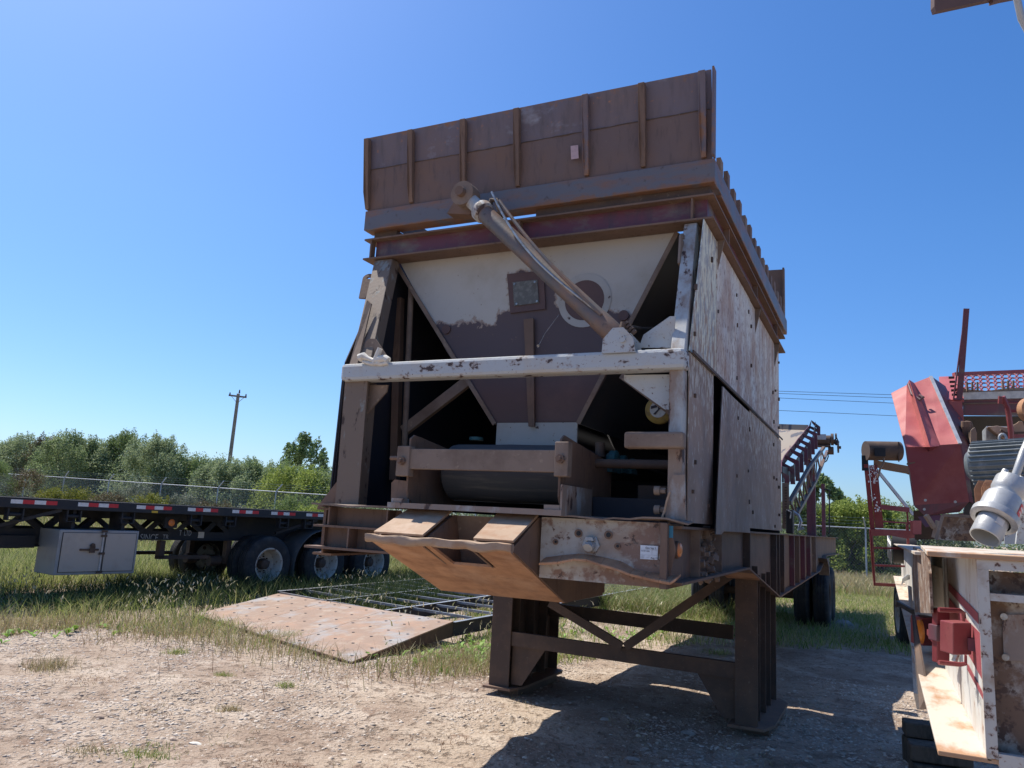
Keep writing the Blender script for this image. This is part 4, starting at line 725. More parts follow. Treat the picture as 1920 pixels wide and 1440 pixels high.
for i in range(n_-1): m.poly([sk[i], sk[i+1], sk[i+1]+Vector((-.03, 0, -.16)), sk[i]+Vector((-.03, 0, -.16))], (-.01, 0, 0))
m.build('conveyor_skirt', 'maroon', H)
m = MB()
for i in range(n_-1): m.poly([sk[i]+Vector((-.06, 0, -.09)), sk[i+1]+Vector((-.06, 0, -.09)), sk[i+1]+Vector((-1.1, 0, -.05)), sk[i]+Vector((-1.1, 0, -.05))], (0, 0, -.012))
s0 = sk[0]; m.poly([s0+Vector((-.06, 0, -.09)), Vector((s0.x-.06, 8.5, s0.z-.5)), Vector((s0.x-1.1, 8.5, s0.z-.45)), s0+Vector((-1.1, 0, -.05))], (0, 0, -.012))
m.build('conveyor_belt', 'belttan', H)
m = MB()
for i in range(n_-1): m.poly([lo[i]+Vector((-.08, 0, .02)), lo[i+1]+Vector((-.08, 0, .02)), lo[i+1]+Vector((-.08, 0, .22)), lo[i]+Vector((-.08, 0, .22))], (-.01, 0, 0))
m.build('conveyor_side', 'blackd', H)
m = MB(); m.bar(onx(1480, 943, -1.05), onx(1515, 880, -1.05), .05, .05); m.bar(onx(1515, 880, -1.05), onx(1545, 838, -1.05), .05, .05); m.bar(onx(1494, 963, -1.05), onx(1530, 900, -1.05), .05, .05); m.bar(onx(1530, 900, -1.05), onx(1551, 846, -1.05), .05, .05)
up = [(1482, 940), (1490, 925), (1498, 911), (1506, 897), (1514, 882), (1523, 868), (1532, 855), (1540, 845)]; dn = [(1492, 966), (1500, 953), (1507, 941), (1514, 928), (1521, 916), (1529, 902), (1538, 882), (1546, 862)]
for i in range(8):
    m.bar(onx(*up[i], -1.05), onx(*dn[i], -1.05), .025, .025)
    if i < 7: m.bar(onx(*dn[i], -1.05), onx(*up[i+1], -1.05), .02, .02)
m.build('conveyor_truss', 'cyl', H)
hd = onx(1545, 826, -1.05); Y_ = hd.y
def q_(a, b, dy=0): return ony(a, b, Y_+dy)
m = MB(); p = q_(1532, 826); q = q_(1557, 826); m.cyl(p, q, .105, n=20); m.bb(p.x, q.x, Y_-.1, Y_+.1, p.z-.13, p.z-.10); mo = m.build('drive_motor', 'dbrown', H, smooth=True)
m = MB(); c = q_(1542, 819, -.11); m.bb(c.x-.09, c.x+.07, c.y-.03, c.y+.01, c.z-.06, c.z+.05); m.build('junction_box', 'alu', mo)
m = MB(); p = q_(1558, 824); m.cyl(p, q_(1563, 824), .12, n=20); m.cyl(q_(1563, 826), q_(1571, 832), .05, n=12); m.cyl(q_(1570, 838), q_(1573, 838), .12, n=20); m.cyl(q_(1566, 818), q_(1569, 818), .06, n=20); m.bar(q_(1566, 815), q_(1573, 830), .02, .02); m.cyl(q_(1573, 839), q_(1577, 839), .03, n=10); m.cyl(q_(1553, 845), q_(1563, 845), .08, n=14); m.build('belt_drive', 'dbrown', H, smooth=True)
m = MB(); m.tube([q_(1552, 848), q_(1553, 856), q_(1550, 864), q_(1544, 868)], .012, 6); m.build('power_cable', 'blackd', H)
Yp = onx(1520, 1000, -1.12).y
m = MB(); a, b = ony(1517, 862, Yp), ony(1511, 1004, Yp); a2, b2 = ony(1524, 862, Yp), ony(1528, 1004, Yp)
m.bb(a.x-.05, a.x+.02, Yp, Yp+.012, 1.6, a.z); m.bb(a.x+.02, a.x+.09, Yp+.01, Yp+.10, 1.6, a.z-.1); m.bb(a.x-.05, a.x+.09, Yp+.10, Yp+.112, 1.6, a.z); m.build('support_post', 'maroon', H)
m = MB(); m.bb(a.x-.06, a.x+.05, Yp-.03, Yp+.05, a.z, a.z+.03); m.build('post_cap', 'rusttop', H)
Yq = onx(1543, 1003, -1.10).y; m = MB(); a = ony(1543, 907, Yq); m.bb(a.x-.035, a.x+.035, Yq, Yq+.07, 1.59, a.z); m.build('stake_post', 'maroon', H)
m = MB(); m.tube([ony(1545, 918, Yq), ony(1553, 918, Yq), ony(1555, 922, Yq), ony(1555, 1000, Yq)], .014, 8); m.build('handrail', 'blackd', H)
Yl = 9.0; p, q = ony(1466, 905, Yl), ony(1480, 992, Yl); m = MB(); m.bb(p.x, q.x, Yl, Yl+.02, q.z, p.z); lg = m.build('louvred_guard', 'grime', H)
m = MB()
for k in range(14): z = p.z-.06-(p.z-q.z)*.06*k; m.bb(p.x+.03, q.x-.02, Yl-.012, Yl-.002, z, z+.012)
m.apart('louvre', 'dbrown', lg)
p, q = ony(1473, 955, 8.7), ony(1487, 1001, 8.7); m = MB(); m.bb(p.x, q.x, 8.7, 8.85, q.z, p.z); m.build('control_box', 'blackd', H, bevel=.01)
m = MB(); m.tube([ony(1477, 957, 8.69), ony(1483, 960, 8.69), ony(1482, 972, 8.69)], .006, 6); m.tube([ony(1488, 960, 9.), ony(1497, 966, 9.), ony(1502, 978, 9.), ony(1498, 994, 9.), ony(1507, 990, 9.)], .018, 6); m.build('loose_cable', 'galv', H)
#M2

# ================================================================ white crusher chassis on the right
R_ = thing('crusher_trailer', 'white and maroon crusher chassis at the right edge with red belt guard, motor and ladder', 'crusher', (.6, 6, 0))
R_.scale = (.65, .65, .65); R_.location = (.39, 3.9, .56)      # whole chassis scaled about the camera; ladder and rear wheel enlarged to offset it
XW = .33
def onw(a, b): return onx(a, b, XW-.003)
m = MB(); m.poly([(XW, 3.6, .80), (XW, 20, .80), (XW, 20, 1.50), (XW, 3.6, 1.545)], (.012, 0, 0)); web = m.build('chassis_web', 'white', R_)
m = MB(); m.poly([(.165, 3.60, .79), (.47, 3.60, .79), (.47, 20, .79), (.165, 20, .79)], (0, 0, .018)); m.build('bottom_flange', 'whiter', R_, bevel=.003)
m = MB(); m.poly([(.155, 3.58, 1.545), (1.9, 3.58, 1.545), (1.9, 5.4, 1.56), (.20, 5.4, 1.56)], (0, 0, .02)); m.bb(.165, .47, 5.41, 20, 1.52, 1.54); m.build('deck_plate', 'whiter', R_, bevel=.003)
def wp(pts, mt, name, d=.0015, par=None):
    m = MB(); P = [onw(x, y) for x, y in pts]; m.poly(P, (-d, 0, 0)); return m.build(name, mt, par or web)
wp([(1779, 1093), (1834, 1150), (1835, 1170), (1779, 1107)], 'stripe', 'stripe_decal')
wp([(1780, 1121), (1801, 1150), (1838, 1187), (1842, 1274), (1819, 1232), (1781, 1172)], 'stripe', 'stripe_decal')
wp([(1815, 1245), (1844, 1301), (1844, 1312), (1814, 1255)], 'stripe', 'stripe_decal')
P = [onw(x, y) for x, y in ((1752, 1038), (1775, 1047), (1779, 1142), (1758, 1138))]; m = MB(); m.poly(P, (-.012, 0, 0)); vp_ = m.build('vent_panel', 'alu', web)
m = MB()
for k in range(5):
    t = (k+.7)/5.6; a = P[0].lerp(P[1], t); b = P[3].lerp(P[2], t); m.bar(a.lerp(b, .22)+Vector((-.016, 0, 0)), b+Vector((-.016, 0, 0)), .012, .03, up=(1, 0, 0))
m.apart('vent_rib', 'white', vp_)
o_ = onw(1830, 1307); text('lettering', 'TM-607', o_+Vector((-.003, 0, 0)), (0, -1, 0), (0, 0, 1), .055, 'letter_dark', web)
# gusset boxes on far web
m = MB(); m.poly([onx(x, y, .2) for x, y in ((1711, 1078), (1712, 1025), (1738, 1040), (1742, 1075), (1745, 1150), (1716, 1148))], (.012, 0, 0)); m.build('web_box', 'head', R_)
# front head
FH = 3.6
m = MB(); m.bb(XW-.004, XW+.035, FH-.006, FH+.014, .81, 1.505); m.bb(XW-.004, 1.9, FH-.005, FH+.03, 1.506, 1.544); mm_ = ony(1850, 1112, FH).z; m.bb(XW+.036, 1.9, FH, FH+.09, mm_-.028, mm_); m.bb(XW+.036, 1.9, FH-.004, FH+.03, .78, .83); m.build('head_frame', 'frontw2', R_)
m = MB(); m.bb(XW+.012, 1.9, FH+.10, FH+.112, .80, 1.50); m.build('head_plate', 'head', R_)
P = [ony(x, y, FH+.098) for x, y in ((1878, 1152), (1935, 1152), (1935, 1240), (1882, 1238))]; m = MB(); m.poly(P, (0, -.01, 0)); pp = m.build('blanking_plate', 'chippost', R_)
m = MB()
for x, y in ((1882, 1156), (1885, 1232)): c = ony(x, y, FH+.086); m.cyl(c, c+Vector((0, -.008, 0)), .013, n=14)
m.apart('plate_bolt', 'chrome', pp)
for x in (.75, 2.1): m = MB(); m.bb(x, x+.16, 4.7, 4.86, -.84, .79); m.bb(x-.1, x+.26, 4.6, 4.96, -.86, -.83); m.build('added_leg', 'dbrown', R_)  # support legs added to hold up the otherwise floating chassis
# outriggers: light, post and lock boxes on the flange
D = 5.0
def qb(name, x0, y0, x1, y1, D, dep, mt, par=R_, bevel=.004):
    a, b, c, d = at(x0, y0, D), at(x1, y0, D), at(x1, y1, D), at(x0, y1, D); m = MB(); m.poly([a, b, c, d], Vector((CF.x, CF.y, 0)).normalized()*dep); return m.build(name, mt, par, bevel=bevel)
bx = qb('lock_box', 1729, 1158, 1757, 1211, 5.5, .16, 'maroonb')
c = at(1727, 1184, 5.5); m = MB(); m.lathe(c, (-1, -.25, 0), [(0, .085), (.015, .08), (.03, .05), (.035, .001)], 24); m.build('amber_lamp', 'amber_lens', bx, smooth=True)
qb('latch_post', 1757, 1142, 1781, 1243, 3.95, .05, 'maroonb'); qb('latch_collar', 1756, 1173, 1783, 1203, 3.93, .08, 'maroon')
m = MB(); m.poly([at(1738, 1181, 4.2), at(1757, 1179, 4.0), at(1760, 1222, 4.0), at(1738, 1190, 4.2)], (0, .02, 0)); m.build('latch_wing', 'maroonb', R_)
bx = qb('lock_box', 1787, 1168, 1822, 1228, 3.2, .10, 'maroonb')
m = MB(); c = at(1822, 1208, 3.19); m.box(c, (.03, .05, .05)); m.cyl(c, c+Vector((.03, -.02, 0)), .012, n=8); m.build('lock_pin', 'maroon', bx)
m = MB(); m.tube([at(x, y, 3.55) for x, y in ((1760, 1143), (1800, 1145), (1807, 1150), (1809, 1168))], .011, 8); m.tube([at(x, y, 3.55) for x, y in ((1760, 1242), (1800, 1246), (1812, 1244), (1813, 1228))], .011, 8); m.apart('latch_rod', 'maroonb', R_, smooth=True)
m = MB(); m.tube([at(1790, 1240, 3.6), at(1796, 1222, 3.6)], .014, 8); m.build('steel_pin', 'chrome', R_)
m = MB(); a, b = at(1684, 1131, 5.6), at(1712, 1147, 5.2); m.bar(a, b, .02, .03); m.build('prop_arm', 'blackd', R_)
m = MB(); m.poly([at(1709, 1146, 5.6), at(1712, 1146, 5.6), at(1724, 1212, 5.0), at(1738, 1300, 4.4), at(1741, 1330, 4.3), at(1724, 1330, 4.3), at(1717, 1240, 4.9)], (.01, .004, 0)); m.build('hanging_lip', 'dbrown', R_); m = MB(); m.poly([at(1702, 1098, 9), at(1706, 1100, 9), at(1717, 1305, 5), at(1719, 1330, 5), at(1713, 1300, 5)], (.02, .01, 0)); m.build('pale_rail', 'whiter', R_)  # hanging lip in dark steel, standing for the flange's shadowed edge
# rear tyre and step
wheel('wheel', tuple(at(1699, 1150, 18.5)), (-1, -.1, 0), .80, .40, 'rimw', R_)
m = MB(); m.poly([at(x, y, 11.5) for x, y in ((1690, 1098), (1692, 1085), (1702, 1077), (1707, 1078), (1706, 1086), (1696, 1090))], (0, .12, 0)); m.build('mudguard', 'galv', R_)
# ladder and walkway support
DL = 14.15
m = MB(); m.tube([at(x, y, DL) for x, y in ((1633, 993), (1636, 1040), (1640, 1096), (1708, 1099))], .028, 8); m.tube([at(x, y, DL) for x, y in ((1741, 981), (1706, 980), (1701, 984), (1704, 1040), (1709, 1099))], .025, 8); ld = m.build('ladder_rail', 'maroonb', R_, smooth=True)
for a, b in (((1635, 1027), (1706, 1029)), ((1637, 1060), (1707, 1062)), ((1639, 1094), (1709, 1098))): m = MB(); m.bar(at(*a, DL), at(*b, DL), .046, .034); m.build('ladder_rung', 'maroonb', ld)
m = MB(); m.bar(at(1624, 870, DL), at(1637, 1000, DL), .08, .08, up=(0, 1, 0)); m.bar(at(1637, 872, DL), at(1649, 990, DL), .14, .02, up=(0, 1, 0)); m.build('frame_upright', 'maroonb', R_)
m = MB(); m.bar(at(1648, 950, DL), at(1703, 956, DL), .09, .085); m.build('frame_rail', 'maroonb', R_)
m = MB(); m.bar(at(1648, 977, DL), at(1702, 981, DL), .03, .03); m.bar(at(1701, 960, DL), at(1703, 985, DL), .028, .028); m.apart('frame_bar', 'maroonb', R_)
m = MB(); m.poly([at(x, y, DL-.1) for x, y in ((1632, 992), (1750, 996), (1750, 1006), (1700, 1010), (1670, 1004), (1633, 1005))], (0, .08, 0)); m.build('walkway_beam', 'maroonb', R_)
m = MB(); m.bar(at(1645, 882, DL), at(1712, 965, DL), .03, .054); m.build('diagonal_brace', 'galv', R_)
m = MB(); m.poly([at(x, y, DL) for x, y in ((1638, 862), (1705, 874), (1705, 888), (1700, 886), (1655, 878), (1638, 872))], (0, .3, 0)); m.build('motor_base', 'brown', R_)
a, b = at(1623, 845, DL), at(1686, 846, DL); m = MB(); m.cyl(a, b, .177, n=22); m.bb(b.x-.02, b.x, b.y-.2, b.y+.2, b.z-.18, b.z+.15); mo = m.build('screen_motor', 'dbrown', R_, smooth=True)
m = MB(); c = at(1650, 848, DL-.22); m.box(c, (.18, .06, .15)); m.build('terminal_box', 'blackd', mo)
m = MB(); m.tube([at(x, y, DL-.25) for x, y in ((1657, 858), (1657, 868), (1650, 880), (1646, 896))], .018, 8); m.build('motor_cable', 'cyl', R_, smooth=True)
m = MB(); m.bb(*(lambda p: (p.x-.03, p.x+.08, p.y, p.y+.04, p.z-.14, p.z+.14))(at(1619, 868, DL))); m.build('end_plate', 'blackd', R_)
r = random.Random(4)
# lime splashes as one coat part
m = MB()
for k in range(60):
    zz = r.random(); x, y = (1634+r.gauss(0, 5)+5*zz, 872+34*zz) if k < 34 else (1638+r.gauss(0, 3)+9*zz, 925+34*zz)
    c = at(x, y, DL-.12); s = r.uniform(.006, .017); m.poly([c+Vector((math.cos(t)*s, 0, math.sin(t)*s*1.3)) for t in (0, 1.2, 2.5, 3.8, 5.1)], (0, .004, 0))
m.build('lime_splash', 'tape_white', R_); bpy.data.objects['lime_splash']['kind'] = 'stuff'
# cable drum behind the ladder
m = MB(); c = at(1682, 1028, 15); m.cyl(c+Vector((-.08, 0, 0)), c+Vector((.34, 0, 0)), .29, n=24); m.build('cable_drum', 'blackd', R_, smooth=True)
m = MB()
for k in range(4): m.tube([c+Vector((-.11-.015*k, .03*k+.25*math.cos(t*6.28/14), .03*k+.23*math.sin(t*6.28/14)-.06)) for t in range(15)], .012, 6)
m.apart('cable_loop', 'alu', R_)
qb('drum_bracket', 1698, 1008, 1708, 1060, 14.8, .08, 'rustor')
# belt guard
g = [at(1671, 737, 8.0), at(1701, 722, 7.9), at(1704, 716, 7.85), at(1745, 706, 7.9)]
gm_ = [at(1697, 838, 6.95), at(1733, 826, 6.85), at(1744, 842, 6.8), at(1800, 832, 6.85)]
gb = [at(1713, 947, 6.9), at(1745, 946, 6.85), at(1760, 946, 6.85), at(1817, 941, 6.85)]
m = MB(); n0 = len(m.v)
def strip(m, A, B, off=(0, .02, 0)):
    for i in range(len(A)-1): m.poly([A[i], A[i+1], B[i+1], B[i]], off)
rg0, rg1, rg2 = [at(1701, 722, 7.88), at(1704, 714, 7.78), at(1713, 718, 7.88)], None, None
m.poly([g[0], at(1700, 722, 7.9), at(1735, 838, 6.9), gm_[0]], (0, .02, 0)); m.poly([at(1714, 718, 7.9), g[3], gm_[3], at(1764, 836, 6.9)], (0, .02, 0))
rt, rb_ = at(1705, 712, 7.72), at(1744, 838, 6.74)
m.poly([at(1700, 722, 7.9), rt, rb_, at(1735, 838, 6.9)], (0, .015, 0)); m.poly([rt, at(1714, 718, 7.9), at(1764, 836, 6.9), rb_], (0, .015, 0))
bg = m.build('belt_guard', 'pink', R_)  # lighter red stands for the guard's sunlit top
m = MB(); m.poly([gm_[0], gm_[3], gb[3], gb[0]], (0, .02, 0)); m.poly([at(1735, 838, 6.9), rb_, at(1764, 836, 6.9), at(1742, 846, 6.89)], (0, .01, 0)); m.build('guard_shade_plate', 'maroonb', bg)  # darker maroon stands for shade on the guard's lower face
m = MB(); a_ = Vector((.18, .45, -.05))
m.poly([g[3], gm_[3], gm_[3]+a_, g[3]+a_*.8], (.01, 0, 0)); m.poly([gm_[3], gb[3], gb[3]+a_, gm_[3]+a_], (.01, 0, 0)); m.poly([g[0], gm_[0], gm_[0]+a_, g[0]+a_], (.01, 0, 0)); m.poly([gm_[0], gb[0], gb[0]+a_, gm_[0]+a_], (.01, 0, 0)); m.build('guard_side', 'maroon', bg)
m = MB(); m.bar(g[3]+Vector((0, -.012, 0)), gm_[3]+Vector((0, -.012, 0)), .03, .012); m.build('guard_edge_strip', 'galv', bg)
m = MB(); m.poly([gb[0], gb[3], gb[3]+Vector((-.07, .06, -.09)), gb[0]+Vector((.09, .06, -.09))], (0, .02, 0)); m.poly([gb[0]+Vector((.03, .05, -.1)), gb[3]+Vector((-.04, .05, -.1)), gb[3]+Vector((-.04, .05, -.19)), gb[0]+Vector((.09, .05, -.19))], (0, .02, 0)); m.apart('guard_foot', 'maroon', bg)
m = MB()
for x, y in ((1735, 938), (1791, 941), (1733, 955)): c = at(x, y, 6.8); m.cyl(c, c+Vector((0, -.02, 0)), .012, n=8)
m.apart('guard_bolt', 'chrome', bg)
m = MB(); m.tube([at(1703, 720, 7.7), at(1710, 740, 7.55), at(1726, 750, 7.45), at(1731, 745, 7.45), at(1724, 741, 7.5)], .014, 8); m.build('guard_handle', 'maroon', bg)
m = MB(); m.poly([at(1700, 868, 6.84), at(1716, 866, 6.84)]+[at(1716, 868, 6.84), at(1700, 872, 6.84)], (0, .004, 0)); m.build('guard_seam', 'dbrown', bg)
qb('red_bracket', 1712, 976, 1728, 1002, 6.4, .05, 'pink')
# drive behind the guard
m = MB(); m.poly([at(x, y, 8.4) for x, y in ((1745, 708), (1760, 720), (1786, 745), (1790, 805), (1800, 832), (1760, 760))], (.1, .3, 0)); m.build('drive_casing', 'motor', R_)
m = MB(); m.tube([at(x, y, 8.2) for x, y in ((1769, 745), (1770, 738), (1776, 735), (1782, 738), (1784, 745))], .022, 8); m.build('bent_pipe', 'grime', R_, smooth=True)
# screen deck
DS = 8.0
m = MB(); m.bar(at(1779, 708, DS+.9), at(1786, 752, DS-.3), .20, .03); m.bar(at(1786, 752, DS-.3), at(1790, 790, DS-.3), .16, .05, up=(0, 1, 0)); m.build('screen_cheek', 'pink', R_)
m = MB()
for k in range(5): c = at(1784+1.5*k, 708+8*k, DS-.25); m.box(c, (.05, .03, .02))
m.apart('cheek_bolt', 'dbrown', R_)
m = MB(); m.bar(at(1788, 702, DS+1.0), at(1990, 694, DS+1.0), .06, .04); m.build('screen_top_rail', 'pink', R_)
for k in range(7):
    pass
m = MB(); n1, n2 = 15, 4
def sp_(u, v): a = at(1790+205*u, 706-8*u, DS+.95); b = at(1793+205*u, 736-6*u, DS-.1); return a.lerp(b, v)
for i in range(-n2, n1+1):
    for sgn in (1, -1):
        pts = []
        for j in range(n2*4+1):
            v = j/(n2*4); u = (i+ (v*n2 if sgn > 0 else n2-v*n2))/n1
            if 0 <= u <= 1: pts.append(sp_(u, v)+Vector((0, 0, .012*math.sin(j*math.pi/2))))
        if len(pts) > 1: m.tube(pts, .009, 5)
m.build('screen_mesh', 'maroonb', R_); bpy.data.objects['screen_mesh']['kind'] = 'stuff'
m = MB(); m.poly([at(x, y, DS-.2) for x, y in ((1800, 728), (1850, 733), (1885, 728), (1930, 726), (1990, 727), (1990, 734), (1930, 738), (1806, 739))], (0, .03, -.02)); m.build('torn_skirt', 'grime', R_)
qb('screen_side_channel', 1806, 739, 1990, 736, DS-.25, .05, 'galv') if False else None
m = MB(); m.poly([at(1806, 736, DS-.24), at(1990, 731, DS-.24), at(1990, 745, DS-.24), at(1806, 749, DS-.24)], (0, .04, 0)); m.build('screen_side_channel', 'galv', R_)
for x, y in ((1823, 725), (1890, 722), (1960, 720)):
    m = MB(); c = at(x, y, DS-.3)
    for d_ in (-.045, .0, .045): m.box(c+Vector((d_, 0, 0)), (.014, .06, .085))
    m.build('tension_lug', 'grime', R_)
m = MB(); m.poly([at(1806, 750, DS-.2), at(1990, 746, DS-.2), at(1990, 780, DS-.2), at(1806, 778, DS-.2)], (0, .03, 0)); m.build('screen_body_plate', 'maroon', R_)
m = MB(); m.bar(at(1806, 757, DS-.21), at(1990, 753, DS-.21), .015, .012); m.build('body_seam', 'brown', R_)
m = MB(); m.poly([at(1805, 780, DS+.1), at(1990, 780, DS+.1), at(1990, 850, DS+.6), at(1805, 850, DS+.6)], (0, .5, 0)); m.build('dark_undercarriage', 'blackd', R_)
m = MB(); a, b = at(1799, 748, DS-.35), at(1812, 579, DS-.35); m.bar(a, b, .05, .05, up=(0, 1, 0)); m.bar(a+Vector((-.05, .03, 0)), b+Vector((-.03, .03, -.15)), .012, .08, up=(0, 1, 0)); m.build('prop_post', 'maroon', R_)
m = MB(); m.poly([at(x, y, DS-.3) for x, y in ((1793, 748), (1806, 748), (1804, 790), (1800, 826), (1790, 780))], (0, .12, 0)); m.build('post_socket', 'blackd', R_)
m = MB(); m.bar(at(1794, 782, DS-.45), at(1799, 826, DS-.45), .05, .05, up=(0, 1, 0)); m.build('red_upright', 'pink', R_)
m = MB(); m.tube([at(x, y, 6.6) for x, y in ((1876, 757), (1877, 744), (1880, 744), (1889, 765), (1891, 775), (1895, 805), (1898, 850))], .022, 6); m.build('handrail_post', 'maroonb', R_)
m = MB(); m.bar(at(1888, 755, 6.7), at(1990, 755, 6.7), .03, .012); m.bar(at(1893, 771, 6.7), at(1990, 770, 6.7), .04, .025); m.bar(at(1897, 818, 6.7), at(1990, 818, 6.7), .04, .03); m.apart('handrail_bar', 'maroonb', R_)
m = MB(); c = at(1930, 770, 6.5); m.cyl(c, c+Vector((.03, -.06, 0)), .11, n=28); m.build('round_cover', 'rustor', R_, smooth=True)
# engine-like cast housings
m = MB(); m.poly([at(x, y, 7.2) for x, y in ((1803, 794), (1812, 788), (1822, 790), (1825, 797), (1822, 850), (1806, 855))], (0, .3, 0)); m.build('gear_housing', 'brown', R_, bevel=.01)
m = MB(); a, b = at(1811, 790, 7.1), at(1811, 800, 7.1); m.cyl(b, a, .04, n=14); m.build('filler_cap', 'brown', R_, smooth=True)
m = MB(); m.poly([at(x, y, 7.0) for x, y in ((1820, 806), (1828, 800), (1832, 812), (1832, 852), (1820, 856))], (0, .2, 0)); m.build('side_housing', 'grime', R_, bevel=.01)
m = MB(); m.poly([at(x, y, 7.1) for x, y in ((1848, 801), (1850, 799), (1945, 800), (1945, 850), (1850, 850))], (0, .3, 0)); m.build('block_casting', 'galv', R_, bevel=.01)
m = MB(); m.poly([at(x, y, 6.95) for x, y in ((1852, 800), (1870, 798), (1890, 802), (1907, 793), (1911, 789), (1918, 790), (1920, 798), (1945, 798), (1945, 828), (1900, 830), (1884, 825))], (0, .15, 0)); m.build('dusty_manifold', 'rusttop', R_, bevel=.008)
m = MB()
for a, b in (((1876, 806), (1890, 816)), ((1895, 806), (1915, 822)), ((1885, 812), (1930, 811)), ((1880, 818), (1930, 819)), ((1892, 800), (1899, 826))): m.bar(at(*a, 6.9), at(*b, 6.9), .01, .018)
m.apart('casting_rib', 'dbrown', R_)
# electric motor
DM = 5.6; a, b = at(1824, 873, DM), at(1925, 868, DM-.24); ax_ = (b-a).normalized(); RD = 44/FPX*DM
m = MB(); m.lathe(a, ax_, [(-.03, .001), (-.03, RD*.55), (.0, RD*.72), (.01, RD*.9), (.03, RD*.9), (.4, RD*.9), (.4, .001)], 40); mo = m.build('electric_motor', 'motor', R_, smooth=True)
m = MB(); p_ = ax_.orthogonal().normalized(); q2 = ax_.cross(p_)
for k in range(30):
    t = 6.283*k/30; e = (p_*math.cos(t)+q2*math.sin(t)); m.bar(a+ax_*.02+e*RD*.95, a+ax_*.36+e*RD*.95, .006, RD*.16, up=tuple(e))
m.apart('cooling_fin', 'motor', mo)
m = MB(); c = at(1880, 822, DM-.05); m.tube([c+Vector((math.cos(t)*.022, 0, math.sin(t)*.032)) for t in (6.283*k/14 for k in range(15))], .009, 8); m.cyl(c+Vector((0, 0, -.055)), c+Vector((0, 0, -.03)), .016, n=10); m.build('lifting_eye', 'alu', mo, smooth=True)
m = MB(); m.poly([at(x, y, DM-.02) for x, y in ((1816, 846), (1827, 840), (1832, 850), (1830, 864))], (0, .06, 0)); m.build('end_bell_lug', 'white', mo)
m = MB(); m.poly([at(x, y, DM-.05) for x, y in ((1902, 835), (1912, 828), (1930, 825), (1930, 870), (1905, 866))], (0, .2, 0)); m.build('conduit_box', 'rusttop', mo, bevel=.01)
qb('motor_mount', 1852, 900, 1905, 930, DM+.1, .2, 'blackd')
m = MB(); c = at(1857, 916, 4.4); m.poly([c+Vector((x, 0, z)) for x, z in ((-.04, -.12), (.04, -.12), (.045, .0), (.03, .045), (-.02, .05), (-.045, .0))], (0, .012, 0)); m.poly([c+Vector((x-.03, .06, z)) for x, z in ((-.04, -.14), (.04, -.12), (.045, .0), (.03, .045), (-.02, .05), (-.045, .0))], (0, .012, 0)); m.lathe(c, (0, -1, 0), [(0, .034), (.008, .034), (.008, .022), (.014, .022), (.014, .001)], 24); m.build('clevis', 'rustor', R_)
# rusty tray, props and black voids on deck
m = MB(); m.poly([at(x, y, 5.6) for x, y in ((1756, 1012), (1768, 968), (1850, 972), (1850, 1016)) ], (0, .03, 0)); m.build('rusty_tray', 'head', R_)
m = MB(); m.bar(at(1755, 1012, 5.55), at(1768, 966, 5.55), .02, .02); m.bar(at(1768, 966, 5.55), at(1855, 970, 5.55), .02, .02); m.bar(at(1796, 998, 5.5), at(1855, 996, 5.5), .02, .02); m.apart('tray_rim', 'grime', R_)
m = MB(); m.bar(at(1736, 966, 6.0), at(1752, 990, 6.0), .03, .03); m.bar(at(1758, 976, 6.0), at(1750, 1008, 6.0), .025, .025); m.apart('prop_strut', 'rusttop', R_)
m = MB(); m.poly([at(x, y, 7.5) for x, y in ((1713, 958), (1760, 952), (1775, 1010), (1716, 1012))], (0, .1, 0)); m.build('back_panel', 'dbrown', R_)
m = MB(); m.poly([at(x, y, 6.9) for x, y in ((1818, 850), (1990, 850), (1990, 1018), (1800, 1012), (1812, 930))], (0, .1, 0)); m.build('dark_void_sheet', 'blackd', R_)  # black sheet stands for the dark void behind the deck gear
m = MB(); m.poly([at(x, y, 5.2) for x, y in ((1886, 960), (1902, 965), (1906, 1020), (1884, 1020))], (0, .05, 0)); m.poly([at(x, y, 4.6) for x, y in ((1905, 1020), (1912, 960), (1935, 890), (1945, 890), (1945, 1020))], (0, .05, 0)); m.apart('painted_strut', 'chipblue', R_)
m = MB(); m.bar(at(1806, 870, 7.2), at(1822, 960, 7.2), .06, .04, up=(0, 1, 0)); m.build('side_strut', 'galv', R_)
# overhead lip and hose at the top right corner
m = MB(); m.poly([at(x, y, 4.4) for x, y in ((1752, -60), (1752, 12), (1755, 21), (1862, -2), (1862, 4), (1880, -1), (1990, -22), (1990, -60))], Vector((CF.x, CF.y, .1))*.04); m.build('overhead_hopper_lip', 'plum', R_)
m = MB(); m.bar(at(1960, -55, 4.46), at(2150, 700, 6.0), .08, .08); m.build('lip_support', 'maroon', R_)
# dangling connector: a thing of its own
D = 3.4
top = at(1898, 905, D); bot = at(1847, 1007, D-.12); ax_ = (bot-top).normalized(); L = (bot-top).length; u = D/FPX*.86
PL = MB(); PL.lathe(top, ax_, [(-.015*L, .001), (-.015*L, 30*u), (.0, 34*u), (.16*L, 34*u), (.22*L, 30*u), (.24*L, 28*u), (.27*L, 28*u), (.3*L, 36*u), (.34*L, 38*u), (.60*L, 38*u)], 40)
e = thing('power_connector', 'big grey cast power plug dangling on a cable over the white deck', 'power plug', tuple(top))
e.scale = (.65, .65, .65); e.location = CP.lerp(top, .65)  # plug shrunk and pulled along the line of sight, scaled about the camera
PL.build('plug_body', 'alu', e, smooth=True)
m = MB(); m.lathe(top+ax_*L*.60, ax_, [(0, 38*u), (.0, 45*u), (.015*L, 46*u), (.10*L, 46*u), (.12*L, 42*u), (.12*L, 34*u)], 40); m.build('plug_collar', 'alu', e, smooth=True)
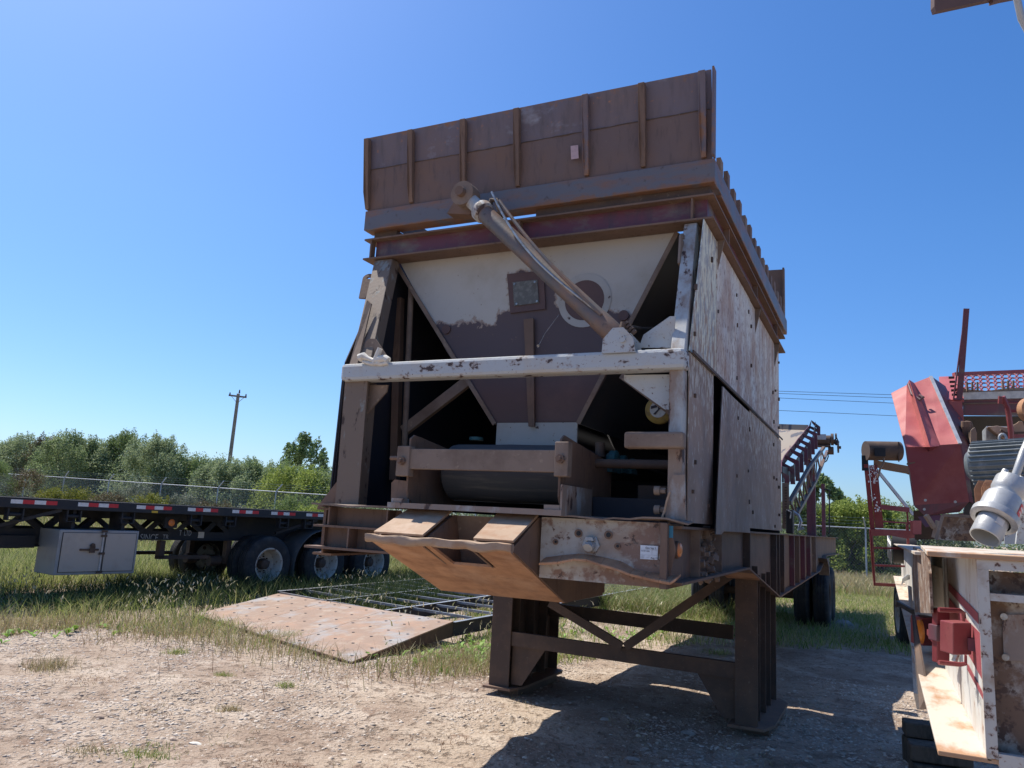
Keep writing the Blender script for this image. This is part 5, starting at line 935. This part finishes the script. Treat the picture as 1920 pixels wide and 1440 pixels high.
m = MB(); m.lathe(top+ax_*L*.70, ax_, [(0, 30*u), (.30*L, 30*u), (.31*L, 29*u), (.31*L, 27*u), (.02*L, 26*u), (.02*L, .001)], 40); m.build('plug_sleeve', 'alu', e, smooth=True)
pr = ax_.orthogonal(); sd_ = ax_.cross(CF).normalized()
fw = -(CF-ax_*CF.dot(ax_)).normalized()
m = MB()
for k, (o1, o2) in enumerate(((.0, -26), (.0, 26), (.02, 0))): c = top+ax_*o1*L+sd_*o2*u+fw*(20*u if o2 == 0 else 0); m.cyl(c-ax_*.025, c+ax_*.012, 7*u, n=12)
m.apart('plug_screw', 'alu', e, smooth=True)
def curved(s0, s1, a0, a1, r, mt, name):
    m = MB(); N = 8
    for i in range(N):
        t0, t1 = a0+(a1-a0)*i/N, a0+(a1-a0)*(i+1)/N; f = lambda s, t: top+ax_*s*L+(fw*math.cos(t)+sd_*math.sin(t))*r*u
        m.poly([f(s0, t0), f(s1, t0), f(s1, t1), f(s0, t1)], (fw*math.cos((t0+t1)/2)+sd_*math.sin((t0+t1)/2))*.0012)
    return m.build(name, mt, e)
sg_ = 1 if sd_.dot(CR) > 0 else -1
curved(.36, .54, sg_*.35, sg_*1.15, 38.3, 'red_label', 'red_sticker'); curved(.03, .13, sg_*.15, sg_*.95, 34.3, 'cream_label', 'cream_sticker'); curved(.40, .43, sg_*.45, sg_*1.05, 38.8, 'tape_white', 'sticker_text'); curved(.47, .49, sg_*.45, sg_*.95, 38.8, 'tape_white', 'sticker_text'); curved(.05, .11, sg_*.7, sg_*.88, 34.8, 'red_label', 'sticker_mark'); curved(.74, .84, -sg_*.5, sg_*.05, 30.3, 'white', 'sleeve_label')
m = MB(); m.tube([at(x, y, d_) for x, y, d_ in ((1897, 912, D), (1903, 895, D), (1910, 875, D), (1918, 850, D+.02), (1940, 800, D+.1), (1975, 700, D+.3), (1985, 450, D+.5), (1960, 120, D+.6), (1915, 35, D+.6), (1901, -30, D+.6))], 8.5*u, 12); m.build('plug_cable', 'alu', e, smooth=True)
# timber cribbing under the flange
for k, (x, y, D, lab) in enumerate(((1728, 1400, 5.0, 'dark timber block lying under the white flange, nearest the camera'), (1716, 1352, 5.6, 'dark timber block lying under the white flange, the farther one'))):
    c = at(x, y, D); m = MB(); 
    m.box((c.x+.10, c.y, .10+.0*k), (.34, .22, .2), Matrix.Rotation(.2*k+.1, 3, 'Z')); m.box((c.x+.10, c.y+.02, .26), (.36, .18, .10), Matrix.Rotation(.1, 3, 'Z')); tag(m.build('timber_block', 'bark', bevel=.012, loc=(c.x, c.y, 0)), lab, 'timber block', 'timber blocks under the chassis')

# ================================================================ ramp plate on its joist frame
F_ = thing('steel_ramp', 'low steel ramp of rusty perforated plate on a long open joist frame in the grass', 'ramp', (-6.5, 9, 0))
pA, pB, pC, pD = Vector((-5.10, 6.96, .04)), Vector((-8.92, 8.36, .035)), Vector((-9.0, 10.12, .21)), Vector((-5.10, 9.09, .26))
nP = (pB-pA).cross(pD-pA).normalized(); nP = nP if nP.z > 0 else -nP
def onp(px, py): d = ray(px, py); return CP+d*((pA-CP).dot(nP)/d.dot(nP))
m = MB(); N1, N2 = 10, 6
def bl(s, t): return (pA*(1-s)+pB*s)*(1-t)+(pD*(1-s)+pC*s)*t
m.poly([bl(0, 0), bl(.335, 0), bl(.335, 1), bl(0, 1)], (0, 0, -.014)); m.poly([bl(.337, 0), bl(.665, 0), bl(.665, 1), bl(.337, 1)], (0, 0, -.014)); m.poly([bl(.667, 0), bl(1, 0), bl(1, 1), bl(.667, 1)], (0, 0, -.014)); m.apart('ramp_plate', 'plate', F_)
m = MB()
for i in range(11):
    for j in range(6):
        c = bl(.04+i*.092, .07+j*.172)+nP*.0025; m.poly([c+Vector((math.cos(t)*.020, math.sin(t)*.020, 0)) for t in (6.283*k/12 for k in range(12))], (0, 0, .0012))
m.build('plate_holes', 'blackd', F_); bpy.data.objects['plate_holes']['kind'] = 'stuff'
m = MB()
for a, b in ((0, 0), (1, 1)): pass
m.poly([pA+Vector((.0, 0, -.015)), pD+Vector((0, 0, -.015)), pD+Vector((0, 0, -.20)), pA+Vector((0, 0, -.04))], (-.02, 0, 0)); m.build('ramp_side', 'dbrown', F_)  # dark steel stands for the shade on the ramp's side
m = MB()
c = bl(.36, .42); r = random.Random(6)
bars = [((853, 1166), (918, 1153), (1134, 1113), (1207, 1100)), ((753, 1148), (917, 1123), (1136, 1090), (1176, 1084)), ((617, 1127), (805, 1103), None, (1150, 1066)), ((520, 1112), (789, 1087), None, (1120, 1055))]
ends = []
for k, (a, b, c_, d_) in enumerate(bars):
    A_ = bl(k/3, 1)+Vector((0, 0, 0)); A_.z = .25; dr = Vector((.0, 1, 0)); E_ = Vector((A_.x+(.02 if k == 0 else 0)*9, A_.y+[9.2, 8.6, 8.3, 8.3][k], .25)); ends.append((A_, E_)); m = MB(); m.ibeam(A_+Vector((0, 0, -.095)), E_+Vector((0, 0, -.095)), .055, .17, .008, .008); m.m = 1; m.bar(A_+Vector((0, 0, -.003)), E_+Vector((0, 0, -.003)), .06, .006); m.build('long_joist', ['darkin', 'joist'], F_)  # black web and pale top strip paint in shaded sides and lit top
for k in range(3):
    A0, E0 = ends[k]; A1, E1 = ends[k+1]; n_ = 13
    for i in range(n_+1):
        t = (i+.02)/n_; p = A0.lerp(E0, t)+Vector((-.03, 0, -.03)); q = A1.lerp(E1, t)+Vector((.03, 0, -.03)); m = MB(); m.bar(p, q, .03, .035); m.build('cross_rung', 'joist', F_)

# ================================================================ flatbed trailer
hd_ = math.radians(9); A0 = Vector((-10.52, 11.51, 0)); dv = Vector((math.sin(hd_), math.cos(hd_), 0)); nv = Vector((-math.cos(hd_), math.sin(hd_), 0))
def T(s, t, z): return A0+dv*s+nv*t+Vector((0, 0, z))
def TS(px, py, t=0.): d = ray(px, py); o = A0+nv*t-CP; k = o.dot(nv)/d.dot(nv); p = CP+d*k; return (p-A0).dot(dv), p.z
B_ = thing('flatbed_trailer', 'long black flatbed trailer with red and white reflective tape parked in grass', 'flatbed trailer', tuple(T(0, 1.2, 0)))
def tbox(m, s0, s1, t0, t1, z0, z1): m.poly([T(s0, t0, z0), T(s1, t0, z0), T(s1, t1, z0), T(s0, t1, z0)], (0, 0, z1-z0)); return m
S0, S1 = -9.5, 3.85
m = MB(); tbox(m, S0, S1, 0, .05, 1.395, 1.545); m.build('side_rail', 'black', B_, bevel=.006)
m = MB(); tbox(m, S0, S1, .05, 2.5, 1.50, 1.535); m.build('deck', 'wood', B_)
m = MB(); tbox(m, S0, S1, 2.5, 2.55, 1.395, 1.545); m.build('side_rail', 'black', B_)
for (x0, y0, x1) in ((65, 634, 325), (442, 660, 668), (770, 682, 967), (1057, 702, 1226), (1307, 719, 1455), (1525, 737, 1660), (1722, 751, 1850)):
    sa, z_ = TS(x0/3, 720+y0/3); sb, zc = TS(x1/3, 720+y0/3+(x1-x0)/3*.085)
    m = MB()
    for k in range(4): m.m = k % 2; tbox(m, sa+(sb-sa)*k/4, sa+(sb-sa)*(k+1)/4, -.002, 0, 1.455, 1.513)
    m.build('reflective_tape', ['tape_white', 'tape_red'], B_)
for y0, x0 in ((1, 95), (2, 425), (3, 730), (4, 1115), (5, 1310), (6, 1610), (7, 1750)):
    s, _ = TS(x0/3, 960); m = MB(); tbox(m, s-.11, s-.09, .02, .14, 1.22, 1.39); tbox(m, s+.09, s+.11, .02, .14, 1.22, 1.39); m.cyl(T(s-.12, .08, 1.30), T(s+.12, .08, 1.30), .03, n=12); tbox(m, s-.11, s+.11, .02, .14, 1.215, 1.225); m.build('strap_winch', 'black', B_)
# main beams with pierced webs
for t, nm in ((.62, 'main_beam'), (1.80, 'main_beam')):
    m = MB(); 
    def zb(s): return .79 if s < -4.2 else (.93 if s > -2.6 else .79+.14*(s+4.2)/1.6)
    for s0, s1 in ((S0, -4.2), (-4.2, -2.6), (-2.6, 3.85)):
        m.poly([T(s0, t, zb(s0)), T(s1, t, zb(s1)), T(s1, t, 1.08), T(s0, t, 1.08)], nv*.012); m.poly([T(s0, t-.06, zb(s0)), T(s1, t-.06, zb(s1)), T(s1, t+.06, zb(s1)), T(s0, t+.06, zb(s0))], (0, 0, .015))
    tbox(m, S0, S1, t, t+.012, 1.27, 1.50)
    s = S0; k = 0
    while s < -.9:
        m.poly([T(s, t, 1.08), T(s+.14, t, 1.08), T(s+.34, t, 1.27), T(s+.20, t, 1.27)], nv*.012); m.poly([T(s+.48, t, 1.08), T(s+.62, t, 1.08), T(s+.36, t, 1.27), T(s+.22, t, 1.27)], nv*.0125); s += .56
    tbox(m, s, 3.85, t, t+.012, 1.08, 1.27); bmn = m.build(nm, 'black', B_)
    if t < 1:
        sa, z_ = TS(263, 1003, t); sb, _ = TS(300, 1003, t); text('lettering', 'SINCE', T(sa, t-.004, z_-.10), dv, (0, 0, 1), .17, 'letter_grey', bmn, squash=.72)
        sa, z_ = TS(305, 1003, t); text('lettering', 'TR', T(sa, t-.004, z_-.075), dv, (0, 0, 1), .12, 'letter_grey', bmn, squash=.8)
        sa, z_ = TS(336, 998, t); text('lettering', 'T  LTD', T(sa, t-.004, z_-.055), dv, (0, 0, 1), .13, 'letter_grey', bmn, squash=.62)
        sa, z_ = TS(377, 1003, t); m = MB(); tbox(m, sa-.06, sa+.06, t-.004, t, z_-.055, z_+.055); m.build('data_plate', 'cream_label', bmn)
m = MB()
for k in range(24): s = S0+.2+k*.56; tbox(m, s, s+.05, .06, 2.49, 1.40, 1.50)
m.apart('cross_member', 'black', B_)
m = MB(); m.bar(T(-5.2, .3, .95), T(-3.9, .05, 1.39), .05, .05); m.bar(T(-8.2, .3, .95), T(-7.0, .05, 1.39), .05, .05); m.bar(T(.3, .3, 1.1), T(1.1, .05, 1.39), .05, .05); m.apart('outrigger_brace', 'black', B_)
s, z_ = TS(321, 980, .3); m = MB(); c = T(s, .29, z_); m.lathe(c, -nv, [(0, .06), (.01, .058), (.02, .04), (.025, .001)], 20); m.build('marker_lamp', 'orange_reflector', B_, smooth=True); m = MB(); tbox(m, s-.12, s+.12, .30, .34, z_-.09, z_+.09); m.build('lamp_bracket', 'black', B_)
s, z_ = TS(290, 957, 0.); m = MB(); tbox(m, s-.05, s+.06, -.002, 0, 1.40, 1.436); m.build('yellow_label', 'tape_yellow', B_)
# suspension
for t in (.62, 1.80): m = MB(); tbox(m, -1.9, -.9, t-.02, t+.1, .60, .66); tbox(m, -1.9, -1.8, t-.02, t+.1, .62, .92); tbox(m, -.55, -.45, t-.02, t+.1, .5, .93); tbox(m, .65, .8, t-.02, t+.1, .45, .93); tbox(m, 2.05, 2.2, t-.02, t+.1, .45, .93); m.apart('spring_hanger', 'dbrown', B_)
for s in (0, 1.42, 2.80):
    m = MB(); m.cyl(T(s, .2, .52), T(s, 2.3, .52), .065, n=12); m.build('axle', 'dbrown', B_)
    for t, sg in ((.14, -1), (.48, -1), (2.07, 1), (2.41, 1)): wheel('wheel', tuple(T(s, t, .52)), tuple(nv*sg), .53, .28, 'rimw', B_, .115)
m = MB(); 
for t in (.75, 1.5): c = T(-.8, t, .55); m.cyl(c-dv*.0, c+dv*.22, .09, n=14)
m.apart('brake_chamber', 'dbrown', B_, smooth=True)
m = MB(); N = 14
for k in range(N):
    a0, a1 = math.radians(-14+150*k/N), math.radians(-14+150*(k+1)/N); f = lambda a, t: T(1.30-.72*math.cos(a), t, .46+.72*math.sin(a)); m.poly([f(a0, -.02), f(a1, -.02), f(a1, .64), f(a0, .64)], (0, 0, .01))
m.build('mudguard', 'guardrub', B_, smooth=True)
m = MB()
# toolbox
s0, s1, z0, z1 = -3.9, -2.66, .43, 1.10
m = MB(); tbox(m, s0, s1, .0, .62, z0, z1); tb = m.build('toolbox', 'boxshell', B_, bevel=.008)
m = MB(); sm_ = s0+(s1-s0)*.56
for a, b in ((s0+.045, sm_-.003), (sm_+.003, s1-.035)):
    m = MB(); tbox(m, a, b, -.004, -.0004, z0+.038, z1-.038); m.build('door_gap_shade', 'blackd', tb)  # black outline painting in the dark gap around each door
for a, b in ((s0+.055, sm_-.012), (sm_+.012, s1-.045)):
    m = MB(); tbox(m, a, b, -.012, -.0005, z0+.045, z1-.045); m.build('toolbox_door', 'greybox', tb, bevel=.003)
m = MB(); tbox(m, sm_-.05, sm_-.03, -.03, -.013, z0+.05, z1-.03); m.build('lock_rod', 'galv', tb)
m = MB()
for z in (z0+.02, z0+.30, z1-.10, z1-.03): tbox(m, sm_-.085, sm_+.01, -.04, -.031, z, z+.035)
m.apart('rod_bracket', 'dbrown', tb)
m = MB(); tbox(m, s0+.32, sm_-.09, -.035, -.014, .79, .82); tbox(m, s0+.46, s0+.54, -.05, -.036, .76, .86); m.cyl(T(s0+.50, -.05, .87), T(s0+.5, -.03, .87), .035, n=16); m.build('door_handle', 'dbrown', tb)
m = MB(); tbox(m, s0+.2, s0+.25, .1, .5, z1, 1.40); tbox(m, s1-.25, s1-.2, .1, .5, z1, 1.40); m.apart('toolbox_hanger', 'black', B_)
m = MB(); tbox(m, S0, -4.0, .5, .53, .80, .98); m.build('skirt_rail', 'black', B_)

# ================================================================ fence
FY_ = 31.0
E_ = thing('chain_link_fence', 'galvanised chain link fence with barbed wire arms running along the back of the yard', 'fence', (-25, FY_, 0))
xs = [-56.6-3.9*0, -52.9, -49.2, -45.4, -41.3, -36.9, -32.5, -28.4]+[-24.6+4.0*k for k in range(6)]+[-.6, 3.3, 7.3]
def fz(x): return float(G(x, FY_))
for x in xs:
    z = fz(x); m = MB(); m.cyl((x, FY_, z-.1), (x, FY_, z+2.0), .032, n=10); p = m.build('fence_post', 'galv', E_, smooth=True)
    left = x < -20; m = MB(); m.bar((x, FY_, z+2.0), (x+(.45 if left else -.06), FY_+(-.1 if left else -.25), z+2.36), .035, .05); m.build('barb_arm', 'galv', p)
m = MB(); m.tube([(x, FY_, fz(x)+1.98) for x in xs], .022, 8); m.build('top_rail', 'galv', E_, smooth=True)
for k in range(3):
    m = MB(); t = .35+.3*k; m.tube([(x+(.45 if x < -20 else -.06)*t, FY_+(-.1 if x < -20 else -.25)*t, fz(x)+2.0+.36*t) for x in xs], .004, 4); m.build('barbed_wire', 'galv', E_)
m = MB(); sp = .105; x0 = -54
r_ = .0035
nx = int((7-x0)/sp)
V = []; Fc = []
for i in range(-19, nx):
    for sg in (1, -1):
        xa, xb = x0+i*sp, x0+i*sp+1.95
        if sg < 0: xa, xb = xb, xa
        za, zb_ = fz(xa)+.03, fz(xb)+1.96; b = len(V)
        for (x, z) in ((xa, za), (xb, zb_)):
            for (dx, dy) in ((r_, 0), (-r_*.5, r_), (-r_*.5, -r_)): V.append((x+dx, FY_+dy+.03*0+(.004 if sg > 0 else -.004), z+dx*.0))
        Fc += [(b, b+1, b+4, b+3), (b+1, b+2, b+5, b+4), (b+2, b, b+3, b+5)]
ob = fastmesh('chain_link_mesh', np.array(V)-np.array([-25, FY_, 0]), np.array(Fc), K['galv']); ob.parent = E_

# ================================================================ foliage
def leafcloud(name, parent, clumps, n, size, m, loc, droop=0.):
    """clumps: array (k,4) x y z r in world; n leaves spread over them"""
    C_ = np.array(clumps); w_ = C_[:, 3]**1.7; idx = RNG.choice(len(C_), n, p=w_/w_.sum()); d = RNG.normal(size=(n, 3)); d /= np.linalg.norm(d, axis=1)[:, None]; rr = RNG.random(n)**(1/2.2)
    P = C_[idx, :3]+d*(rr*C_[idx, 3])[:, None]*np.array([1, 1, .85]); P[:, 2] = np.maximum(P[:, 2], G(P[:, 0], P[:, 1])+.02)
    s = size*RNG.uniform(.6, 1.35, n); a = RNG.normal(size=(n, 3)); a[:, 2] += droop; a /= np.linalg.norm(a, axis=1)[:, None]; b = RNG.normal(size=(n, 3)); b -= a*(a*b).sum(1)[:, None]; b /= np.linalg.norm(b, axis=1)[:, None]
    V = np.stack([P-a*s[:, None], P+b*(s*.38)[:, None], P+a*s[:, None], P-b*(s*.38)[:, None]], 1)-np.array(loc); F = (np.arange(n)*4)[:, None]+np.arange(4)[None]
    o = fastmesh(name, V.reshape(-1, 3), F, m); o.parent = parent; return o
def bush(name, label, cat, c, rx, h, n, size, m, group, seed, nb=26, up=0., trunkr=.05, base=.1, lobes=5):
    r = random.Random(seed); z0 = float(G(c[0], c[1])); e = thing(name, label, cat, (c[0], c[1], z0), group); cl = []; m_ = MB()
    hh = h*.86
    for k in range(nb):
        while True:
            u = Vector((r.uniform(-1, 1), r.uniform(-1, 1), r.uniform(0, 1)))
            if .25 < u.length < 1: break
        u = u*(.9/max(u.length, .55)) if r.random() < .6 else u
        q = .80+.2*math.sin(u.x*5+seed)+.1*math.sin(u.y*7+seed)
        x, y, z = c[0]+u.x*rx, c[1]+u.y*rx*.8, z0+base*h+(hh-base*h)*u.z*q; cl.append((x, y, z, r.uniform(.16, .30)*rx))
        if k % 4 == 0:
            g_ = (c[0]+u.x*.15, c[1]+u.y*.15, z0); mid = ((g_[0]+x)/2+r.gauss(0, .1), (g_[1]+y)/2, z0+(z-z0)*.55); m_.tube([g_, mid, (x, y, z)], [trunkr, trunkr*.6, trunkr*.2], 5)
    for k in range(int(lobes*6)):
        a, d = r.uniform(-1, 1), r.uniform(-.6, .6); zt = z0+hh*math.sqrt(max(.05, 1-a*a*.85))+r.uniform(-.10, .045)*h; x, y = c[0]+a*rx*.95, c[1]+d*rx*.5; lx = r.gauss(0, .12)
        for j in range(6): cl.append((x-lx*j*.3, y, zt-j*.06*rx, (.05+.035*j)*rx))
    m_.build('trunk', 'bark', e); leafcloud('crown', e, cl, n, size, m, (c[0], c[1], z0), up); return e
OLIVE = leafmat('silvery_green_leaves', [(.19, .25, .12), (.25, .315, .155), (.31, .37, .20), (.36, .41, .25)], trans=.4)  # hedge greens from here are brightened in colour in place of haze
WILLOW = leafmat('willow_green_leaves', [(.14, .20, .055), (.20, .27, .075), (.26, .33, .10), (.32, .38, .14)], trans=.42)
LIME = leafmat('yellow_green_leaves', [(.19, .25, .05), (.26, .33, .07), (.34, .40, .10), (.22, .27, .07)], trans=.42)
POP = leafmat('poplar_green_leaves', [(.13, .20, .075), (.19, .27, .10), (.25, .33, .15)], trans=.3)
SAGE = leafmat('grey_sage_leaves', [(.17, .19, .14), (.24, .26, .19), (.13, .15, .10)], trans=.2)
RUSTY = leafmat('russet_seed_leaves', [(.16, .10, .06), (.12, .13, .05), (.21, .14, .09)], trans=.2)
GOLD = leafmat('goldenrod_leaves', [(.16, .19, .03), (.30, .29, .03), (.13, .17, .04), (.22, .20, .07)], trans=.3)
def gp(px, yw):
    """ground point under image column px on the line y = yw"""
    for it in range(30): pass
    D = yw/(CF.y+CR.y*(px-960)/FPX+CU.y*(720-hy(px))/FPX); p = at(px, hy(px), D); return p.x, p.y, D
def hgt(px, py, yw): x, y, D = gp(px, yw); return 1.6+(hy(px)-py)/FPX*D-float(G(x, y))
HG = 'bushes in the hedge beyond the fence'
hedge = [(-60, 800, 'willow', 'bush at the far left end of the hedge, mostly outside the frame'), (20, 806, 'olive', 'pale bush at the left picture edge behind the fence'), (75, 808, 'rust', 'reddish brown tinged bush between green ones at the left'), (118, 799, 'willow', 'tall rounded green bush second peak from the left'), (165, 812, 'olive', 'soft grey green bush left of the dark peak'), (228, 795, 'dark', 'tallest dark green bush forming the main peak of the hedge'), (282, 806, 'olive', 'airy green bush with feathery right edge beside the main peak'), (325, 842, 'dark', 'lower dark bush right of the feathery one'), (370, 848, 'willow', 'mid green bush left of the utility pole'), (415, 852, 'olive', 'green bush directly below the utility pole'), (460, 854, 'willow', 'even topped bush just right of the utility pole'), (505, 856, 'willow', 'bright green bush left of the poplar'), (552, 862, 'lime', 'yellowish green bush in front of the poplar'), (598, 868, 'willow', 'green bush touching the left post of the hopper'), (640, 900, 'lime', 'low bush half hidden by the hopper posts')]
WILLOW2 = leafmat('haze_pale_willow_leaves', [(.15, .21, .09), (.21, .28, .12), (.27, .34, .155), (.33, .385, .20)], trans=.4)  # paler, greyer willow green to stand for haze over the hedge
MT = dict(willow=WILLOW2, olive=OLIVE, dark=leafmat('deep_green_leaves', [(.12, .18, .06), (.17, .235, .085), (.22, .285, .11)], trans=.38), rust=RUSTY, lime=LIME)
for i, (px, py_, k, lab) in enumerate(hedge):
    yw = 36.5+(i % 3)*1.2; x, y, D = gp(px, yw); h = hgt(px, py_, yw)
    bush('hedge_bush', lab, 'bush', (x, y), 3.1, h*1.09, 23000, .075, MT[k], HG, 100+i, nb=75, base=.02, lobes=6)
low = [(-10, 850, 'dark', 'dark leafy bush at the left edge in front of the fence'), (50, 868, 'rust', 'brownish shrub by the first fence arms'), (100, 905, 'gold', 'yellow flowered weeds at the left above the deck'), (150, 908, 'gold', 'olive weeds below the second fence post'), (200, 912, 'rust', 'brown seeded weeds between fence posts'), (250, 897, 'sage', 'tall grey green weed rising past the top rail'), (285, 915, 'gold', 'yellow green weed clump in the middle of the fence'), (345, 917, 'sage', 'silvery sage clump before the fence'), (400, 926, 'rust', 'dark russet weed mound before the fence'), (445, 943, 'sage', 'pale dry weed clump low against the mesh'), (500, 950, 'sage', 'thin pale weeds at the base of the mesh'), (555, 918, 'dark', 'leafy vine bush swallowing the end of the top rail'), (590, 930, 'lime', 'leafy green shrub left of the hopper gusset'), (535, 945, 'lime', 'small bright shrub under the last fence arm')]
MT2 = dict(MT, gold=GOLD, sage=SAGE)
for i, (px, py_, k, lab) in enumerate(low):
    yw = 28.6+(i % 2)*.9; x, y, D = gp(px, yw); h = hgt(px, py_, yw); bush('weed_shrub', lab, 'shrub', (x, y), 1.45, max(h, .6), 6000, .045, MT2[k], 'weedy shrubs before the fence', 300+i, nb=40, trunkr=.02, base=.0, lobes=6)
RH = [(1500, 905, 'willow', 'bush behind the conveyor truss'), (1535, 925, 'willow', 'bush right of the conveyor behind the fence'), (1572, 918, 'lime', 'yellow green bush in the gap between the machines'), (1610, 912, 'lime', 'bright yellow green bush left of the ladder'), (1650, 915, 'lime', 'sunlit bush seen through the maroon ladder frame'), (1690, 918, 'willow', 'bush behind the diagonal brace'), (1740, 925, 'willow', 'bush mostly hidden by the red belt guard')]
for i, (px, py_, k, lab) in enumerate(RH):
    yw = 34.5+(i % 2)*.9; x, y, D = gp(px, yw); h = hgt(px, py_, yw); bush('hedge_bush', lab, 'bush', (x, y), 1.6, h*1.0, 16000, .055, MT[k], 'bushes behind the fence on the right', 500+i, nb=70, base=.0, lobes=6)
for i, (px, py_, yw, rx, lab) in enumerate(((562, 815, 48, 2.6, 'poplar rising above the hedge left of the hopper'), (1545, 895, 46, 1.6, 'dark poplar top beside the conveyor truss'))):
    x, y, D = gp(px, yw); h = hgt(px, py_, yw); bush('poplar_tree', lab, 'tree', (x, y), rx, h*1.16, 5200, .15, POP, None, 700+i, nb=36, trunkr=.12, base=.3, lobes=3)

cl = []; r = random.Random(77)
for px in list(range(-80, 690, 22)):
    x, y, D = gp(px, 39); hh_ = hgt(px, np.interp(px, [-80, 0, 130, 225, 330, 430, 690], [825, 828, 822, 818, 862, 872, 890]), 39)
    for k in range(11): rr_ = r.uniform(.6, 1.0); cl.append((x+r.gauss(0, .9), y+r.gauss(0, .6), float(G(x, y))+r.uniform(.1, 1)*(hh_-rr_*.8), rr_))
for px in list(range(700, 1480, 26))+list(range(1790, 2500, 40)):
    x, y, D = gp(min(px, 1900), 37) if px < 1900 else (gp(1900, 37)[0]+(px-1900)*.03, 37, 0)
    for k in range(9): cl.append((x+r.gauss(0, .9), y+r.gauss(0, .8), float(G(x, y))+r.uniform(.2, 3.3)-abs(r.gauss(0, .3)), r.uniform(.55, .95)))
e0 = bpy.data.objects.new('tmp', None); ob = leafcloud('hedge_growth', e0, cl, 150000, .085, WILLOW2, (-6, 37, 0)); ob.parent = None; ob.location = (-6, 37, 0); bpy.data.objects.remove(e0); tag(ob, 'dense green hedge growth filling in behind the bushes and machines', kind='stuff')

# ================================================================ utility pole and wires
tp, bt = at(447, 738, 60), at(433, 845, 60); dn_ = (bt-tp).normalized(); k_ = (tp.z+.2)/-dn_.z; foot = tp+dn_*k_
U_ = thing('utility_pole', 'leaning wooden utility pole with one crossarm above the hedge', 'utility pole', tuple(foot))
m = MB(); m.tube([foot, tp], [.17, .12], 12); m.build('pole', 'wood', U_, smooth=True)
a, b = at(429, 741, 60), at(462, 745, 60); m = MB(); m.bar(a, b, .10, .13); m.build('crossarm', 'wood', U_)
m = MB(); c = tp+dn_*.0; m.bar(at(434, 743, 60), tp+dn_*.75, .03, .03); m.bar(at(457, 746, 60), tp+dn_*.75, .03, .03); m.apart('arm_brace', 'wood', U_)
m = MB()
for x, y in ((431, 740), (461, 743), (449, 735)): c = at(x, y, 60); m.cyl(c+Vector((0, 0, -.1)), c+Vector((0, 0, .18)), .07, .04, n=8)
m.apart('insulator', 'dbrown', U_)
for k, (ya, yb_) in enumerate(((733.6, 738.5), (738, 743.9), (746.4, 753.4), (769.8, 777))):
    sl_ = (yb_-ya)/155; pts = [at(x, ya+(x-1465)*sl_+(0 if x > 1400 else (x-1465)**2*-2e-5), 75+(1900-x)*.004) for x in range(900, 2200, 100)]; m = MB(); m.tube(pts, .022, 5); tag(m.build('power_line', 'blackd', loc=tuple(pts[0])), ('highest of the four power lines crossing the sky on the right', 'second power line from the top crossing the sky on the right', 'third power line from the top crossing the sky on the right', 'lowest power line, set apart from the upper three')[k], 'power line', 'power lines in the sky')
